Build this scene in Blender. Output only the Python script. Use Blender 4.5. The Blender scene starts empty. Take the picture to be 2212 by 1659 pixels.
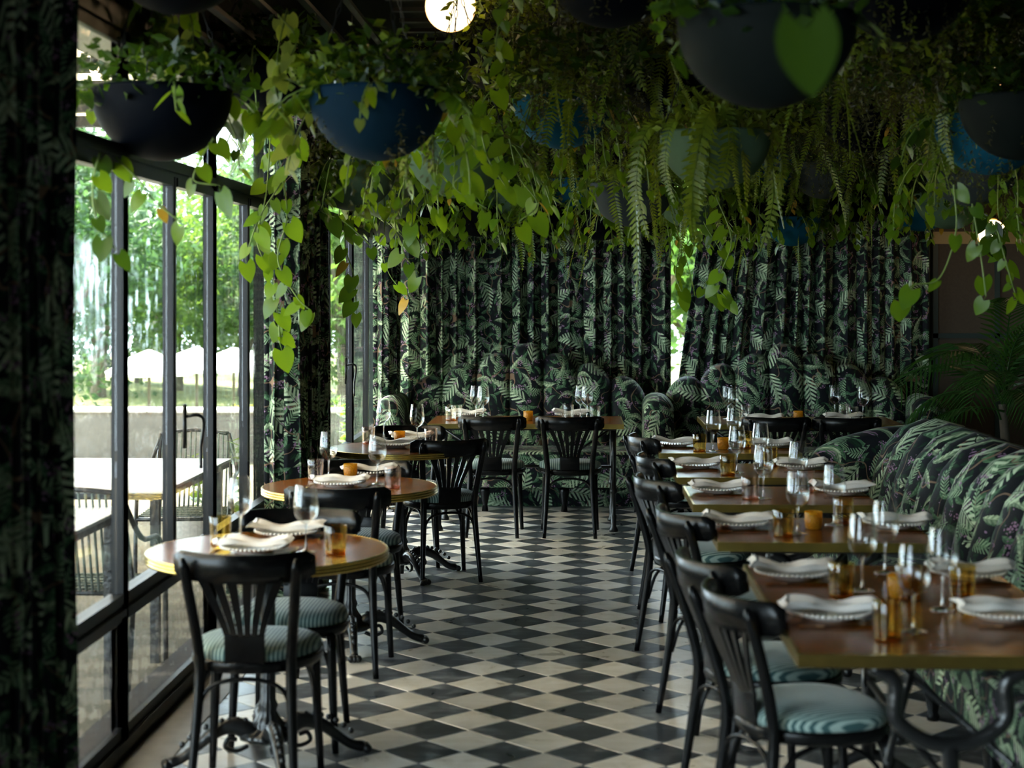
import bpy, bmesh, math, random
from math import sin, cos, pi, sqrt, atan, atan2, radians as R
from mathutils import Vector, Matrix
C = bpy.context.scene.collection
sc = bpy.context.scene
random.seed(7)
# ------------------------------------------------------------------ camera
F = 3480.0; CX = 1106.0; HY = 630.0; EYE = 1.66; YAW = atan(139.0 / F)
FWD = Vector((-sin(YAW), cos(YAW), 0)); RGT = Vector((cos(YAW), sin(YAW), 0)); CAM = Vector((0, 0, EYE))
cam = bpy.data.objects.new('camera', bpy.data.cameras.new('camera')); C.objects.link(cam); sc.camera = cam
cam.location = CAM; cam.rotation_euler = (pi / 2, 0, YAW)
cam.data.sensor_width = 36; cam.data.lens = F / 2212 * 36; cam.data.shift_y = -(829.5 - HY) / 2212
cam.data.clip_start = .05; cam.data.clip_end = 300
cam.data.dof.use_dof = True; cam.data.dof.focus_distance = 10.3; cam.data.dof.aperture_fstop = 2.8
def at(px, py, d):                      # pixel + distance along the view axis -> world point
    return CAM + d * (FWD + (px - CX) / F * RGT + Vector((0, 0, (HY - py) / F)))
def onz(px, py, z):                     # pixel + height -> world point
    return at(px, py, F * (EYE - z) / (py - HY))
def onx(px, py, X):                     # pixel on the plane x = X
    a = FWD.x + (px - CX) / F * RGT.x
    return at(px, py, X / a)
# ------------------------------------------------------------------ sky, sun, exposure
w = bpy.data.worlds.new('world'); sc.world = w; w.use_nodes = True
bg = w.node_tree.nodes['Background']; bg.inputs[0].default_value = (.72, .88, 1.0, 1); bg.inputs[1].default_value = 4.2
sun = bpy.data.objects.new('sun', bpy.data.lights.new('sun', 'SUN')); C.objects.link(sun)
sun.data.energy = 16; sun.data.angle = R(1.0); sun.data.color = (1, .94, .82)
sun.rotation_euler = Vector((.62, -.35, -1.0)).to_track_quat('-Z', 'Y').to_euler()
sc.view_settings.view_transform = 'Standard'; sc.view_settings.look = 'None'
sc.view_settings.exposure = 2.0; sc.view_settings.gamma = 1; sc.view_settings.use_curve_mapping = False
cy = sc.cycles
cy.max_bounces = 7; cy.diffuse_bounces = 3; cy.glossy_bounces = 3; cy.transmission_bounces = 4; cy.transparent_max_bounces = 22
cy.caustics_reflective = False; cy.caustics_refractive = False; cy.sample_clamp_indirect = 4
cy.use_denoising = True
def portal(loc, rot, sx, sy):
    l = bpy.data.lights.new('window_portal', 'AREA'); l.shape = 'RECTANGLE'; l.size = sx; l.size_y = sy; l.cycles.is_portal = True
    o = bpy.data.objects.new('window_portal', l); C.objects.link(o); o.location = loc; o.rotation_euler = rot
XW = onz(289, 1618, 0).x                # inner face of the window wall
YB = 13.35                              # back wall
XR = 4.2                                # far right wall
ZC = 3.35                               # ceiling
portal((XW - .12, 6.3, 1.3), (0, -pi / 2, 0), 2.5, 13.6)
# ------------------------------------------------------------------ node helpers
class NT:
    def __init__(s, name):
        s.m = bpy.data.materials.new(name); s.m.use_nodes = True; s.t = s.m.node_tree; s.t.nodes.clear()
        s.out = s.t.nodes.new('ShaderNodeOutputMaterial')
    def n(s, typ, ins=None, **props):
        nd = s.t.nodes.new(typ)
        for k, v in props.items(): setattr(nd, k, v)
        for k, v in (ins or {}).items(): s.put(nd.inputs[k], v)
        return nd
    def put(s, sock, v):
        if hasattr(v, 'is_output') or isinstance(v, bpy.types.NodeSocket): s.t.links.new(v, sock)
        elif isinstance(v, (tuple, list)) and len(v) == 3 and sock.type == 'RGBA': sock.default_value = (*v, 1)
        else: sock.default_value = v
    def math(s, op, a, b=0.0, c=None):
        nd = s.t.nodes.new('ShaderNodeMath'); nd.operation = op
        s.put(nd.inputs[0], a)
        if len(nd.inputs) > 1: s.put(nd.inputs[1], b)
        if c is not None: s.put(nd.inputs[2], c)
        return nd.outputs[0]
    def mix(s, f, a, b):
        nd = s.t.nodes.new('ShaderNodeMix'); nd.data_type = 'RGBA'
        s.put(nd.inputs[0], f); s.put(nd.inputs[6], a); s.put(nd.inputs[7], b); return nd.outputs[2]
    def noise(s, vec, scale, detail=3, rough=.5, dist=0.0):
        nd = s.n('ShaderNodeTexNoise', {'Vector': vec, 'Scale': scale, 'Detail': detail, 'Roughness': rough, 'Distortion': dist}); return nd.outputs[0]
    def ramp(s, f, stops):
        nd = s.t.nodes.new('ShaderNodeValToRGB'); cr = nd.color_ramp
        while len(cr.elements) < len(stops): cr.elements.new(.5)
        for e, (p, c) in zip(cr.elements, stops): e.position = p; e.color = (*c, 1)
        s.put(nd.inputs[0], f); return nd.outputs[0]
    def bsdf(s, col, rough=.5, metal=0.0, spec=.5, normal=None, **kw):
        nd = s.n('ShaderNodeBsdfPrincipled', {'Base Color': col, 'Roughness': rough, 'Metallic': metal, 'Specular IOR Level': spec})
        for k, v in kw.items(): s.put(nd.inputs[k.replace('_', ' ')], v)
        if normal is not None: s.t.links.new(normal, nd.inputs['Normal'])
        return nd.outputs[0]
    def bump(s, h, strength=.3, dist=.01):
        return s.n('ShaderNodeBump', {'Height': h, 'Strength': strength, 'Distance': dist}).outputs[0]
    def fin(s, sh): s.t.links.new(sh, s.out.inputs[0]); return s.m
    def obj(s): return s.n('ShaderNodeTexCoord').outputs['Object']
    def pos(s): return s.n('ShaderNodeNewGeometry').outputs['Position']
def simple(name, col, rough=.5, metal=0.0, spec=.5, nscale=0, namt=.15, bump=0):
    t = NT(name); c = col; nrm = None
    if nscale:
        f = t.noise(t.obj(), nscale, 4)
        c = t.mix(f, tuple(x * (1 - namt) for x in col), tuple(min(1, x * (1 + namt)) for x in col))
        if bump: nrm = t.bump(f, bump)
    return t.fin(t.bsdf(c, rough, metal, spec, nrm))
M = {}
M['black_wood'] = simple('black_lacquered_wood', (.004, .0038, .0038), .27, 0, .22, 30, .4, .05)
M['frame_metal'] = simple('dark_window_metal', (.006, .0058, .006), .42, 0, .25, 20, .3)
M['iron'] = simple('black_cast_iron', (.012, .012, .012), .28, .2, .6, 40, .4, .3)
M['brass'] = simple('brass', (.58, .42, .12), .26, 1.0, .5, 30, .2)
M['gold'] = simple('gold_cutlery', (.75, .45, .12), .16, 1.0)
M['cream_plate'] = simple('cream_ceramic', (.74, .69, .62), .25)
M['dark_wall'] = simple('dark_green_painted_panel', (.020, .036, .032), .55, 0, .4, 3, .3)
M['ceiling'] = simple('dark_ceiling_paint', (.015, .017, .015), .8, 0, .2, 4, .3)
M['slat'] = simple('weathered_grey_slat', (.014, .016, .014), .6, 0, .3, 12, .4)
M['twig'] = simple('brown_twig', (.16, .09, .05), .8, 0, .2, 20, .4)
M['rubber'] = simple('tan_felt_pad', (.35, .18, .10), .8)
M['chain'] = simple('dark_chain_metal', (.05, .05, .05), .4, .8)
M['soil'] = simple('dark_soil', (.02, .015, .01), .95, 0, .1, 30, .5, .5)
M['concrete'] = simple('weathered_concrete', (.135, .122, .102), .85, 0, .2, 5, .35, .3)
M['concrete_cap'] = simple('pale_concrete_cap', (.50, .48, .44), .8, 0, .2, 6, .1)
M['white_top'] = simple('white_table_top', (.80, .81, .82), .4)
M['sill'] = simple('stone_threshold', (.17, .15, .125), .45, 0, .4, 12, .4)
M['bulb'] = NT('bulb'); _e = M['bulb'].n('ShaderNodeEmission', {'Color': (1, .72, .40), 'Strength': 5.0}); M['bulb'] = M['bulb'].fin(_e.outputs[0])
M['globe'] = NT('glowing_globe')
_lw = M['globe'].n('ShaderNodeLayerWeight', {'Blend': .35}).outputs['Facing']
_c = M['globe'].ramp(_lw, [(0, (1, .80, .50)), (.55, (1, .66, .30)), (1, (1, .30, .05))])
_e = M['globe'].n('ShaderNodeEmission', {'Color': _c, 'Strength': 1.05}); M['globe'] = M['globe'].fin(_e.outputs[0])
def wood():
    t = NT('varnished_walnut'); o = t.obj()
    mp = t.n('ShaderNodeMapping', {'Vector': o, 'Scale': (1.5, 18, 18)}).outputs[0]
    a = t.noise(mp, 3.0, 6, .65, .6)
    c = t.ramp(a, [(.25, (.105, .031, .005)), (.5, (.18, .055, .008)), (.75, (.26, .086, .013))])
    return t.fin(t.bsdf(c, .24, 0, .22, t.bump(a, .03)))
M['wood'] = wood()
def stripes():
    t = NT('striped_seat_fabric'); sp = t.n('ShaderNodeSeparateXYZ', {'Vector': t.obj()})
    s = t.math('SINE', t.math('MULTIPLY', sp.outputs[0], 2 * pi / .0135))
    f = t.math('SMOOTH_MAX', t.math('MULTIPLY_ADD', s, 1.6, .45), 0.0, .2); f = t.math('MINIMUM', f, 1.0)
    c = t.mix(f, (.035, .085, .085), (.30, .39, .35))
    n = t.noise(t.obj(), 400, 2)
    return t.fin(t.bsdf(c, .75, 0, .2, t.bump(n, .3, .002), Sheen_Weight=.3, Sheen_Roughness=.4))
M['stripes'] = stripes()
def linen():
    t = NT('cream_linen'); n = t.noise(t.obj(), 180, 3)
    c = t.mix(n, (.62, .57, .52), (.78, .74, .69))
    return t.fin(t.bsdf(c, .85, 0, .2, t.bump(n, .3, .002)))
M['linen'] = linen()
def tiles(name, a, b, cc, v):
    t = NT(name); g = t.n('ShaderNodeNewGeometry'); oi = t.n('ShaderNodeObjectInfo')
    r = t.math('ADD', g.outputs['Random Per Island'], oi.outputs['Random'])
    off = t.n('ShaderNodeCombineXYZ', {'X': t.math('MULTIPLY', r, 37.0), 'Y': t.math('MULTIPLY', r, 91.0), 'Z': 0.0}).outputs[0]
    p = t.n('ShaderNodeVectorMath', {0: g.outputs['Position'], 1: off}, operation='ADD').outputs[0]
    n1 = t.noise(p, 6, 4, .55, 1.2); mp = t.n('ShaderNodeMapping', {'Vector': p, 'Rotation': (0, 0, .8), 'Scale': (2, 14, 1)}).outputs[0]
    n2 = t.noise(mp, 2.0, 4, .6)
    n3 = t.noise(p, 45, 4, .7, .5)
    f = t.math('ADD', t.math('MULTIPLY', n1, .6), t.math('ADD', t.math('MULTIPLY', n2, v), t.math('MULTIPLY', n3, .10)))
    c = t.ramp(f, [(.36, a), (.50, b), (.66, cc)])
    hv = t.n('ShaderNodeHueSaturation', {'Value': t.math('MULTIPLY_ADD', t.math('FRACT', r), .55, .75), 'Color': c}).outputs[0]
    rg = t.math('MULTIPLY_ADD', n1, .16, .22)
    return t.fin(t.bsdf(hv, rg, 0, .75, t.bump(n1, .01, .002)))
M['tile_white'] = tiles('pale_marble_tile', (.56, .52, .44), (.70, .67, .60), (.80, .78, .74), .35)
M['tile_black'] = tiles('charcoal_marble_tile', (.026, .029, .036), (.052, .058, .068), (.24, .26, .28), .30)
M['grout'] = simple('dark_grout', (.06, .05, .045), .9, 0, .2, 60, .3)
def glass(name, tint, base=.04, rough=.015, body=1.0, wavy=0, pw=2.6):
    t = NT(name); lw = t.n('ShaderNodeLayerWeight', {'Blend': .30}).outputs['Facing']
    nrm = None
    if wavy:
        mp = t.n('ShaderNodeMapping', {'Vector': t.pos(), 'Scale': (1, 3, .8)}).outputs[0]
        nrm = t.bump(t.noise(mp, 4.0, 2), wavy, .02)
    g = t.n('ShaderNodeBsdfGlossy', {'Color': (1, 1, 1), 'Roughness': rough})
    if nrm is not None: t.t.links.new(nrm, g.inputs['Normal'])
    tr = t.n('ShaderNodeBsdfTransparent', {'Color': tuple(x * body for x in tint)})
    f = t.math('MULTIPLY_ADD', t.math('POWER', lw, pw), .80, base); f = t.math('MINIMUM', f, .85)
    return t.fin(t.n('ShaderNodeMixShader', {0: f, 1: tr.outputs[0], 2: g.outputs[0]}).outputs[0])
M['wine_glass'] = glass('clear_crystal', (.965, .975, .975), .03, .0, 1, 0, 2.0)
M['wine_stem'] = glass('thick_crystal', (.86, .88, .88), .20, .0, 1, 0, 1.0)
M['pane'] = glass('window_glass', (.97, .99, .98), .035, .0, 1.0, .25)
M['tumbler_amber'] = glass('amber_tumbler_glass', (.92, .82, .52), .035, .0, 1, 0, 2.0)
M['tumbler_rose'] = glass('rose_tumbler_glass', (.96, .90, .87), .035, .0, 1, 0, 2.0)
M['tumbler_clear'] = glass('clear_tumbler_glass', (.96, .95, .92), .035, .0, 1, 0, 2.0)
M['base_amber'] = glass('thick_amber_base', (.75, .42, .06), .1)
M['base_rose'] = glass('thick_rose_base', (.95, .62, .50), .1)
def votive():
    t = NT('amber_dimpled_glass'); v = t.n('ShaderNodeTexVoronoi', {'Vector': t.obj(), 'Scale': 160.0})
    b = t.bump(v.outputs['Distance'], .8, .003)
    c = t.mix(v.outputs['Distance'], (.85, .50, .03), (.30, .13, .01))
    d = t.bsdf(c, .15, 0, .6, b); tr = t.n('ShaderNodeBsdfTranslucent', {'Color': (.95, .55, .05), 'Normal': b}).outputs[0]
    return t.fin(t.n('ShaderNodeMixShader', {0: .55, 1: d, 2: tr}).outputs[0])
M['votive'] = votive()
# ---- the leafy print, built from rotated cells
def print_fabric(name, bright=1.0, uvscale=1.0, sheen=.04, S1=3.1):
    t = NT(name); uv = t.n('ShaderNodeUVMap').outputs[0]
    base = t.n('ShaderNodeVectorMath', {0: uv, 1: (uvscale, uvscale, 1)}, operation='MULTIPLY').outputs[0]
    # gentle organic warp
    wn = t.n('ShaderNodeTexNoise', {'Vector': base, 'Scale': 5.0, 'Detail': 1.0}).outputs['Color']
    wv = t.n('ShaderNodeVectorMath', {0: wn, 1: (.035, .035, 0)}, operation='MULTIPLY').outputs[0]
    P = t.n('ShaderNodeVectorMath', {0: base, 1: wv}, operation='ADD').outputs[0]
    def cell(scale, ox, oy, rnd):
        q = t.n('ShaderNodeMapping', {'Vector': P, 'Location': (ox, oy, 0), 'Scale': (scale, scale, 1)}).outputs[0]
        v = t.n('ShaderNodeTexVoronoi', {'Vector': q, 'Scale': 1.0, 'Randomness': rnd}, voronoi_dimensions='2D')
        d = t.n('ShaderNodeVectorMath', {0: q, 1: v.outputs['Position']}, operation='SUBTRACT').outputs[0]
        sp = t.n('ShaderNodeSeparateColor', {0: v.outputs['Color']}); ds = t.n('ShaderNodeSeparateXYZ', {0: d})
        return ds.outputs[0], ds.outputs[1], sp.outputs[0], sp.outputs[1], sp.outputs[2]
    def leafcoord(scale, ox, oy, rnd, L, bend, arange=2 * pi, a0=0.0):
        x, y, r, g, b = cell(scale, ox, oy, rnd)
        a = t.math('MULTIPLY_ADD', r, arange, a0); ca = t.math('COSINE', a); sa = t.math('SINE', a)
        u = t.math('ADD', t.math('MULTIPLY', x, ca), t.math('MULTIPLY', y, sa))
        v = t.math('SUBTRACT', t.math('MULTIPLY', y, ca), t.math('MULTIPLY', x, sa))
        k = t.math('MULTIPLY_ADD', g, 2 * bend, -bend)
        v = t.math('ADD', v, t.math('MULTIPLY', t.math('MULTIPLY', u, u), k))
        v = t.math('SUBTRACT', v, t.math('MULTIPLY', k, L * L * .35))
        tt = t.math('MINIMUM', t.math('MAXIMUM', t.math('MULTIPLY_ADD', u, .5 / L, .5), 0.0), 1.0)
        return u, v, t.math('ABSOLUTE', v), tt, b
    def frond(scale, ox, oy, L, W, Fq, slant, bend, a0, ar, thr=-.25):
        u, v, av, tt, b = leafcoord(scale, ox, oy, .75, L, bend, ar, a0)
        env = t.math('MULTIPLY', t.math('SINE', t.math('MULTIPLY', t.math('POWER', tt, .75), pi)), W)
        ph = t.math('MULTIPLY', t.math('SUBTRACT', u, t.math('MULTIPLY', av, slant)), Fq)
        s = t.math('SINE', ph)
        tip = t.math('SUBTRACT', env, t.math('MULTIPLY', t.math('SUBTRACT', .0, s), .0))
        taper = t.math('MULTIPLY', t.math('DIVIDE', av, t.math('MAXIMUM', env, .001)), .9)
        lf = t.math('GREATER_THAN', t.math('SUBTRACT', s, taper), thr - .35)
        ins = t.math('LESS_THAN', av, tip)
        rib = t.math('LESS_THAN', av, .012); gap = t.math('GREATER_THAN', av, .022)
        m = t.math('MULTIPLY', ins, t.math('MAXIMUM', t.math('MULTIPLY', lf, gap), rib))
        sh = t.math('MULTIPLY', t.math('MULTIPLY_ADD', s, .30, .62), t.math('MULTIPLY_ADD', t.math('GREATER_THAN', v, 0.0), .35, .68))
        return m, sh, b
    def broad(scale, ox, oy, L, W, bend, veins):
        u, v, av, tt, b = leafcoord(scale, ox, oy, .85, L, bend)
        env = t.math('MULTIPLY', t.math('SINE', t.math('MULTIPLY', t.math('POWER', tt, .8), pi)), W)
        env = t.math('MULTIPLY', env, t.math('MULTIPLY_ADD', t.math('SINE', t.math('MULTIPLY', u, 75.0)), .10, 1.0))
        m = t.math('LESS_THAN', av, env)
        vs = t.math('SINE', t.math('MULTIPLY', t.math('SUBTRACT', u, t.math('MULTIPLY', av, .9)), veins))
        rib = t.math('GREATER_THAN', av, .012)
        half = t.math('MULTIPLY_ADD', t.math('GREATER_THAN', v, 0.0), .5, .35)
        sh = t.math('MULTIPLY', half, t.math('MULTIPLY_ADD', t.math('MULTIPLY', vs, rib), .35, .75))
        return m, sh, b
    k = bright
    dark = t.mix(t.noise(P, 6, 3), (.0028, .0034, .0055), (.006, .007, .010))
    col = dark
    m, sh, b = broad(15.0, .3, .7, .42, .20, .6, 40.0)                  # dim under-leaves
    col = t.mix(t.math('MULTIPLY', m, .85), col, t.mix(sh, (.003, .009, .005), (.010 * k, .045 * k, .018 * k)))
    m, sh, b = broad(8.5, 4.1, 2.2, .50, .13, 1.1, 30.0)
    col = t.mix(m, col, t.mix(sh, (.015, .05, .025), (.10 * k, .19 * k, .10 * k)))
    # winding tan twigs
    n = t.n('ShaderNodeTexNoise', {'Vector': P, 'Scale': 3.3, 'Detail': 1.0}).outputs[0]
    tw = t.math('LESS_THAN', t.math('ABSOLUTE', t.math('SUBTRACT', n, .5)), .0055)
    col = t.mix(tw, col, (.16 * k, .10 * k, .065 * k))
    m, sh, b = broad(4.6, 7.7, 1.3, .50, .10, 1.6, 44.0)
    col = t.mix(t.math('MULTIPLY', m, t.math('GREATER_THAN', b, .1)), col, t.mix(sh, (.012, .045, .022), (.40 * k, .49 * k, .31 * k)))
    m, sh, b = frond(S1 * 1.5, 2.4, 5.2, .50, .17, 62.0, .8, 1.6, 0, 2 * pi)
    col = t.mix(t.math('MULTIPLY', m, t.math('GREATER_THAN', b, .15)), col, t.mix(sh, (.012, .05, .026), (.25 * k, .37 * k, .22 * k)))
    m, sh, b = frond(S1, .1, .2, .54, .22, 50.0, .9, .9, .4, 5.6)
    col = t.mix(t.math('MULTIPLY', m, t.math('GREATER_THAN', b, .22)), col, t.mix(sh, (.012, .055, .03), (.46 * k, .56 * k, .38 * k)))
    # berries
    vb = t.n('ShaderNodeTexVoronoi', {'Vector': P, 'Scale': 62.0, 'Randomness': .9}, voronoi_dimensions='2D')
    cl = t.math('GREATER_THAN', t.noise(P, 13.0, 1), .63)
    bm_ = t.math('MULTIPLY', t.math('LESS_THAN', vb.outputs['Distance'], .36), cl)
    col = t.mix(bm_, col, t.mix(vb.outputs['Distance'], (.26 * k, .15 * k, .25 * k), (.09 * k, .04 * k, .08 * k)))
    n2 = t.noise(P, 300, 2)
    return t.fin(t.bsdf(col, .70, 0, .18, t.bump(n2, .15, .002), Sheen_Weight=sheen, Sheen_Roughness=.35))
M['print'] = print_fabric('leaf_print_fabric', 1.2, 1.25)
M['print_sofa'] = print_fabric('leaf_print_velvet', 1.05, 1.2, .05, 3.0)
def leafmat(name, c1, c2, trans, rough=.32, var=.35):
    t = NT(name); oi = t.n('ShaderNodeObjectInfo'); g = t.n('ShaderNodeNewGeometry')
    r = t.math('FRACT', t.math('ADD', oi.outputs['Random'], g.outputs['Random Per Island']))
    n = t.noise(t.obj(), 18, 3)
    c = t.mix(t.math('MINIMUM', t.math('MULTIPLY_ADD', n, .4, t.math('MULTIPLY_ADD', r, .9, -.15)), 1.0), c1, c2)
    hv = t.n('ShaderNodeHueSaturation', {'Value': t.math('MULTIPLY_ADD', t.math('FRACT', t.math('MULTIPLY', r, 7.3)), var, 1 - var * .6), 'Color': c}).outputs[0]
    d = t.bsdf(hv, rough, 0, .45)
    tr = t.n('ShaderNodeBsdfTranslucent', {'Color': t.mix(.75, hv, trans)}).outputs[0]
    return t.fin(t.n('ShaderNodeMixShader', {0: .42, 1: d, 2: tr}).outputs[0])
M['leaf'] = leafmat('heart_leaf_green', (.042, .112, .006), (.15, .28, .018), (.31, .48, .012))
M['leaf_lime'] = leafmat('variegated_lime_leaf', (.13, .22, .03), (.36, .43, .11), (.42, .50, .06))
M['leaf_dark'] = leafmat('dark_glossy_leaf', (.010, .032, .004), (.038, .080, .008), (.07, .15, .006))
M['leaf_amber'] = leafmat('yellowing_leaf', (.30, .20, .02), (.50, .28, .04), (.60, .38, .03))
M['fern'] = leafmat('fern_green', (.060, .115, .008), (.19, .26, .024), (.30, .36, .02))
M['moss'] = leafmat('olive_trailing_moss', (.030, .034, .009), (.080, .078, .018), (.10, .095, .018))
M['stem'] = simple('green_vine_stem', (.16, .24, .05), .5)
M['stem_brown'] = simple('brown_vine_stem', (.05, .045, .02), .6)
M['tree_leaf'] = leafmat('tree_leaf_tinted_sunlit', (.030, .075, .012), (.12, .22, .040), (.20, .34, .04), .6, .7)  # tree foliage with a sunlit tone put into its colour
M['tree_dark'] = leafmat('tree_leaf_tinted_shaded', (.012, .040, .014), (.045, .10, .032), (.07, .15, .03), .6, .6)  # darker copy of the tree foliage, shade put into its colour
M['yellow_bush'] = leafmat('yellow_flowering_leaf', (.20, .22, .02), (.45, .42, .03), (.5, .48, .04), .6, .3)
M['palm'] = leafmat('dark_palm_leaf', (.015, .060, .012), (.045, .12, .022), (.06, .17, .012), .3, .4)
M['trunk'] = simple('grey_bark', (.10, .08, .06), .9, 0, .2, 14, .4, .5)
for nm, c in (('pot_charcoal', (.007, .010, .0095)), ('pot_navy', (.004, .020, .040)), ('pot_blue', (.008, .085, .15)), ('pot_green', (.075, .125, .075)), ('pot_grey', (.045, .055, .058)), ('pot_black', (.0010, .0018, .004))):
    M[nm] = simple(nm.replace('pot', 'matte_bowl'), c, .65, 0, .05, 25, .12, .03)
def gravel():
    t = NT('sandy_gravel'); p = t.pos(); n = t.noise(p, 1.2, 5, .6, .5); n2 = t.noise(p, 70, 4, .8)
    f = t.math('ADD', t.math('MULTIPLY', n, .55), t.math('MULTIPLY', n2, .55))
    c = t.ramp(f, [(.35, (.075, .060, .036)), (.55, (.165, .135, .082)), (.75, (.30, .255, .17))])
    return t.fin(t.bsdf(c, .9, 0, .2, t.bump(n2, .8, .01)))
M['gravel'] = gravel()
def awning():
    t = NT('translucent_awning'); d = t.bsdf((.80, .72, .62), .8, 0, .1)
    tr = t.n('ShaderNodeBsdfTranslucent', {'Color': (.85, .76, .64)}).outputs[0]
    return t.fin(t.n('ShaderNodeMixShader', {0: .5, 1: d, 2: tr}).outputs[0])
M['awning'] = awning()
M['canvas'] = simple('white_canvas', (.85, .83, .78), .8)
M['rope'] = simple('grey_green_rope', (.16, .19, .16), .8, 0, .2, 60, .4)
M['rattan'] = simple('tan_rattan', (.45, .35, .2), .7, 0, .2, 60, .4)
M['fascia'] = simple('pale_render_fascia', (.42, .43, .38), .8, 0, .2, 5, .15)
# ------------------------------------------------------------------ mesh helpers
def tag(o, label=None, cat=None, group=None, kind=None):
    for k, v in (('label', label), ('category', cat), ('group', group), ('kind', kind)):
        if v: o[k] = v
    return o
def link(name, me, parent=None, mat=None, loc=None, rot=None):
    o = bpy.data.objects.new(name, me); C.objects.link(o)
    if parent is not None: o.parent = parent
    if mat is not None and me is not None and not me.materials: me.materials.append(mat)
    if loc is not None: o.location = loc
    if rot is not None: o.rotation_euler = rot
    return o
def empty(name, loc=(0, 0, 0), rz=0, label=None, cat=None, group=None):
    o = bpy.data.objects.new(name, None); C.objects.link(o); o.location = loc; o.rotation_euler = (0, 0, rz)
    o.empty_display_size = .1
    return tag(o, label, cat, group)
def mk(name, V, Fc, smooth=True, uv=None):
    me = bpy.data.meshes.new(name); me.from_pydata([tuple(v) for v in V], [], Fc); me.update()
    if smooth: me.polygons.foreach_set('use_smooth', [True] * len(me.polygons))
    if uv is not None:
        l = me.uv_layers.new(name='UVMap'); buf = []
        for p in me.polygons:
            for vi in p.vertices: buf += uv[vi]
        l.data.foreach_set('uv', buf)
    return me
class MB:
    def __init__(s): s.V = []; s.F = []; s.U = []
    def add(s, V, Fc, U=None):
        b = len(s.V); s.V += [tuple(v) for v in V]; s.F += [tuple(i + b for i in f) for f in Fc]
        s.U += (U if U is not None else [(v[0], v[2]) for v in V]); return s
    def box(s, x0, x1, y0, y1, z0, z1):
        V = [(x, y, z) for z in (z0, z1) for y in (y0, y1) for x in (x0, x1)]
        return s.add(V, [(0, 2, 3, 1), (4, 5, 7, 6), (0, 1, 5, 4), (2, 6, 7, 3), (0, 4, 6, 2), (1, 3, 7, 5)])
    def tube(s, pts, rad, n=8, caps=True, flat=None):
        pts = [Vector(p) for p in pts]; k = len(pts)
        rr = rad if isinstance(rad, (list, tuple)) else [rad] * k
        V = []; up = None
        for i, p in enumerate(pts):
            d = (pts[min(i + 1, k - 1)] - pts[max(i - 1, 0)])
            d = d.normalized() if d.length > 1e-9 else Vector((0, 0, 1))
            if up is None:
                a = Vector((0, 0, 1)) if abs(d.z) < .9 else Vector((1, 0, 0)); up = (a - d * a.dot(d)).normalized()
            else:
                up = (up - d * up.dot(d)); up = up.normalized() if up.length > 1e-6 else Vector((1, 0, 0))
            sd = d.cross(up)
            for j in range(n):
                a = 2 * pi * j / n; V.append(p + (up * cos(a) + sd * sin(a) * (flat or 1)) * rr[i])
        Fc = [(i * n + j, i * n + (j + 1) % n, (i + 1) * n + (j + 1) % n, (i + 1) * n + j) for i in range(k - 1) for j in range(n)]
        if caps: Fc += [tuple(range(n - 1, -1, -1)), tuple((k - 1) * n + j for j in range(n))]
        return s.add(V, Fc)
    def lathe(s, prof, n=24, c=(0, 0, 0), flute=0, fn=12):
        V = []
        for r, z in prof:
            for j in range(n):
                a = 2 * pi * j / n; q = r * (1 + flute * cos(fn * a)) if flute and r > .001 else r
                V.append((c[0] + q * cos(a), c[1] + q * sin(a), c[2] + z))
        k = len(prof)
        return s.add(V, [(i * n + j, i * n + (j + 1) % n, (i + 1) * n + (j + 1) % n, (i + 1) * n + j) for i in range(k - 1) for j in range(n)])
    def sph(s, c, r, n=8, m=6, sq=(1, 1, 1)):
        V = []
        for i in range(m + 1):
            ph = pi * i / m
            for j in range(n):
                a = 2 * pi * j / n; V.append((c[0] + r * sq[0] * sin(ph) * cos(a), c[1] + r * sq[1] * sin(ph) * sin(a), c[2] + r * sq[2] * cos(ph)))
        return s.add(V, [(i * n + j, (i + 1) * n + j, (i + 1) * n + (j + 1) % n, i * n + (j + 1) % n) for i in range(m) for j in range(n)])
    def mesh(s, name, smooth=True, uv=False): return mk(name, s.V, s.F, smooth, s.U if uv else None)
    def obj(s, name, mat, parent=None, smooth=True, bevel=0, loc=None, rot=None, uv=False, seg=2):
        me = s.mesh(name, smooth and not bevel, uv)
        if bevel:
            bm = bmesh.new(); bm.from_mesh(me)
            bmesh.ops.remove_doubles(bm, verts=bm.verts, dist=1e-6)
            es = [e for e in bm.edges if len(e.link_faces) == 2 and e.calc_face_angle(0) > .5]
            bmesh.ops.bevel(bm, geom=es, offset=bevel, segments=seg, affect='EDGES', profile=.6)
            bm.to_mesh(me); bm.free(); me.polygons.foreach_set('use_smooth', [smooth] * len(me.polygons))
        return link(name, me, parent, mat, loc, rot)
def dup(root, loc=None, rz=None, **props):
    r = root.copy(); C.objects.link(r); r.parent = None
    if loc is not None: r.location = loc
    if rz is not None: r.rotation_euler = (0, 0, rz)
    for ch in list(KIDS.get(root.name, root.children)):
        c = ch.copy(); C.objects.link(c); c.parent = r
        for g in list(KIDS.get(ch.name, ch.children)):
            d = g.copy(); C.objects.link(d); d.parent = c
    for k, v in props.items(): r[k] = v
    return r
KIDS = {}
def interp(pts, n):                       # Catmull-Rom through points
    pts = [Vector(p) for p in pts]; P = [pts[0] * 2 - pts[1]] + pts + [pts[-1] * 2 - pts[-2]]; out = []
    for i in range(1, len(P) - 2):
        for j in range(n):
            t = j / n; a, b, c, d = P[i - 1], P[i], P[i + 1], P[i + 2]
            out.append(.5 * ((2 * b) + (c - a) * t + (2 * a - 5 * b + 4 * c - d) * t * t + (3 * b - a - 3 * c + d) * t ** 3))
    out.append(pts[-1]); return out
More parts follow.
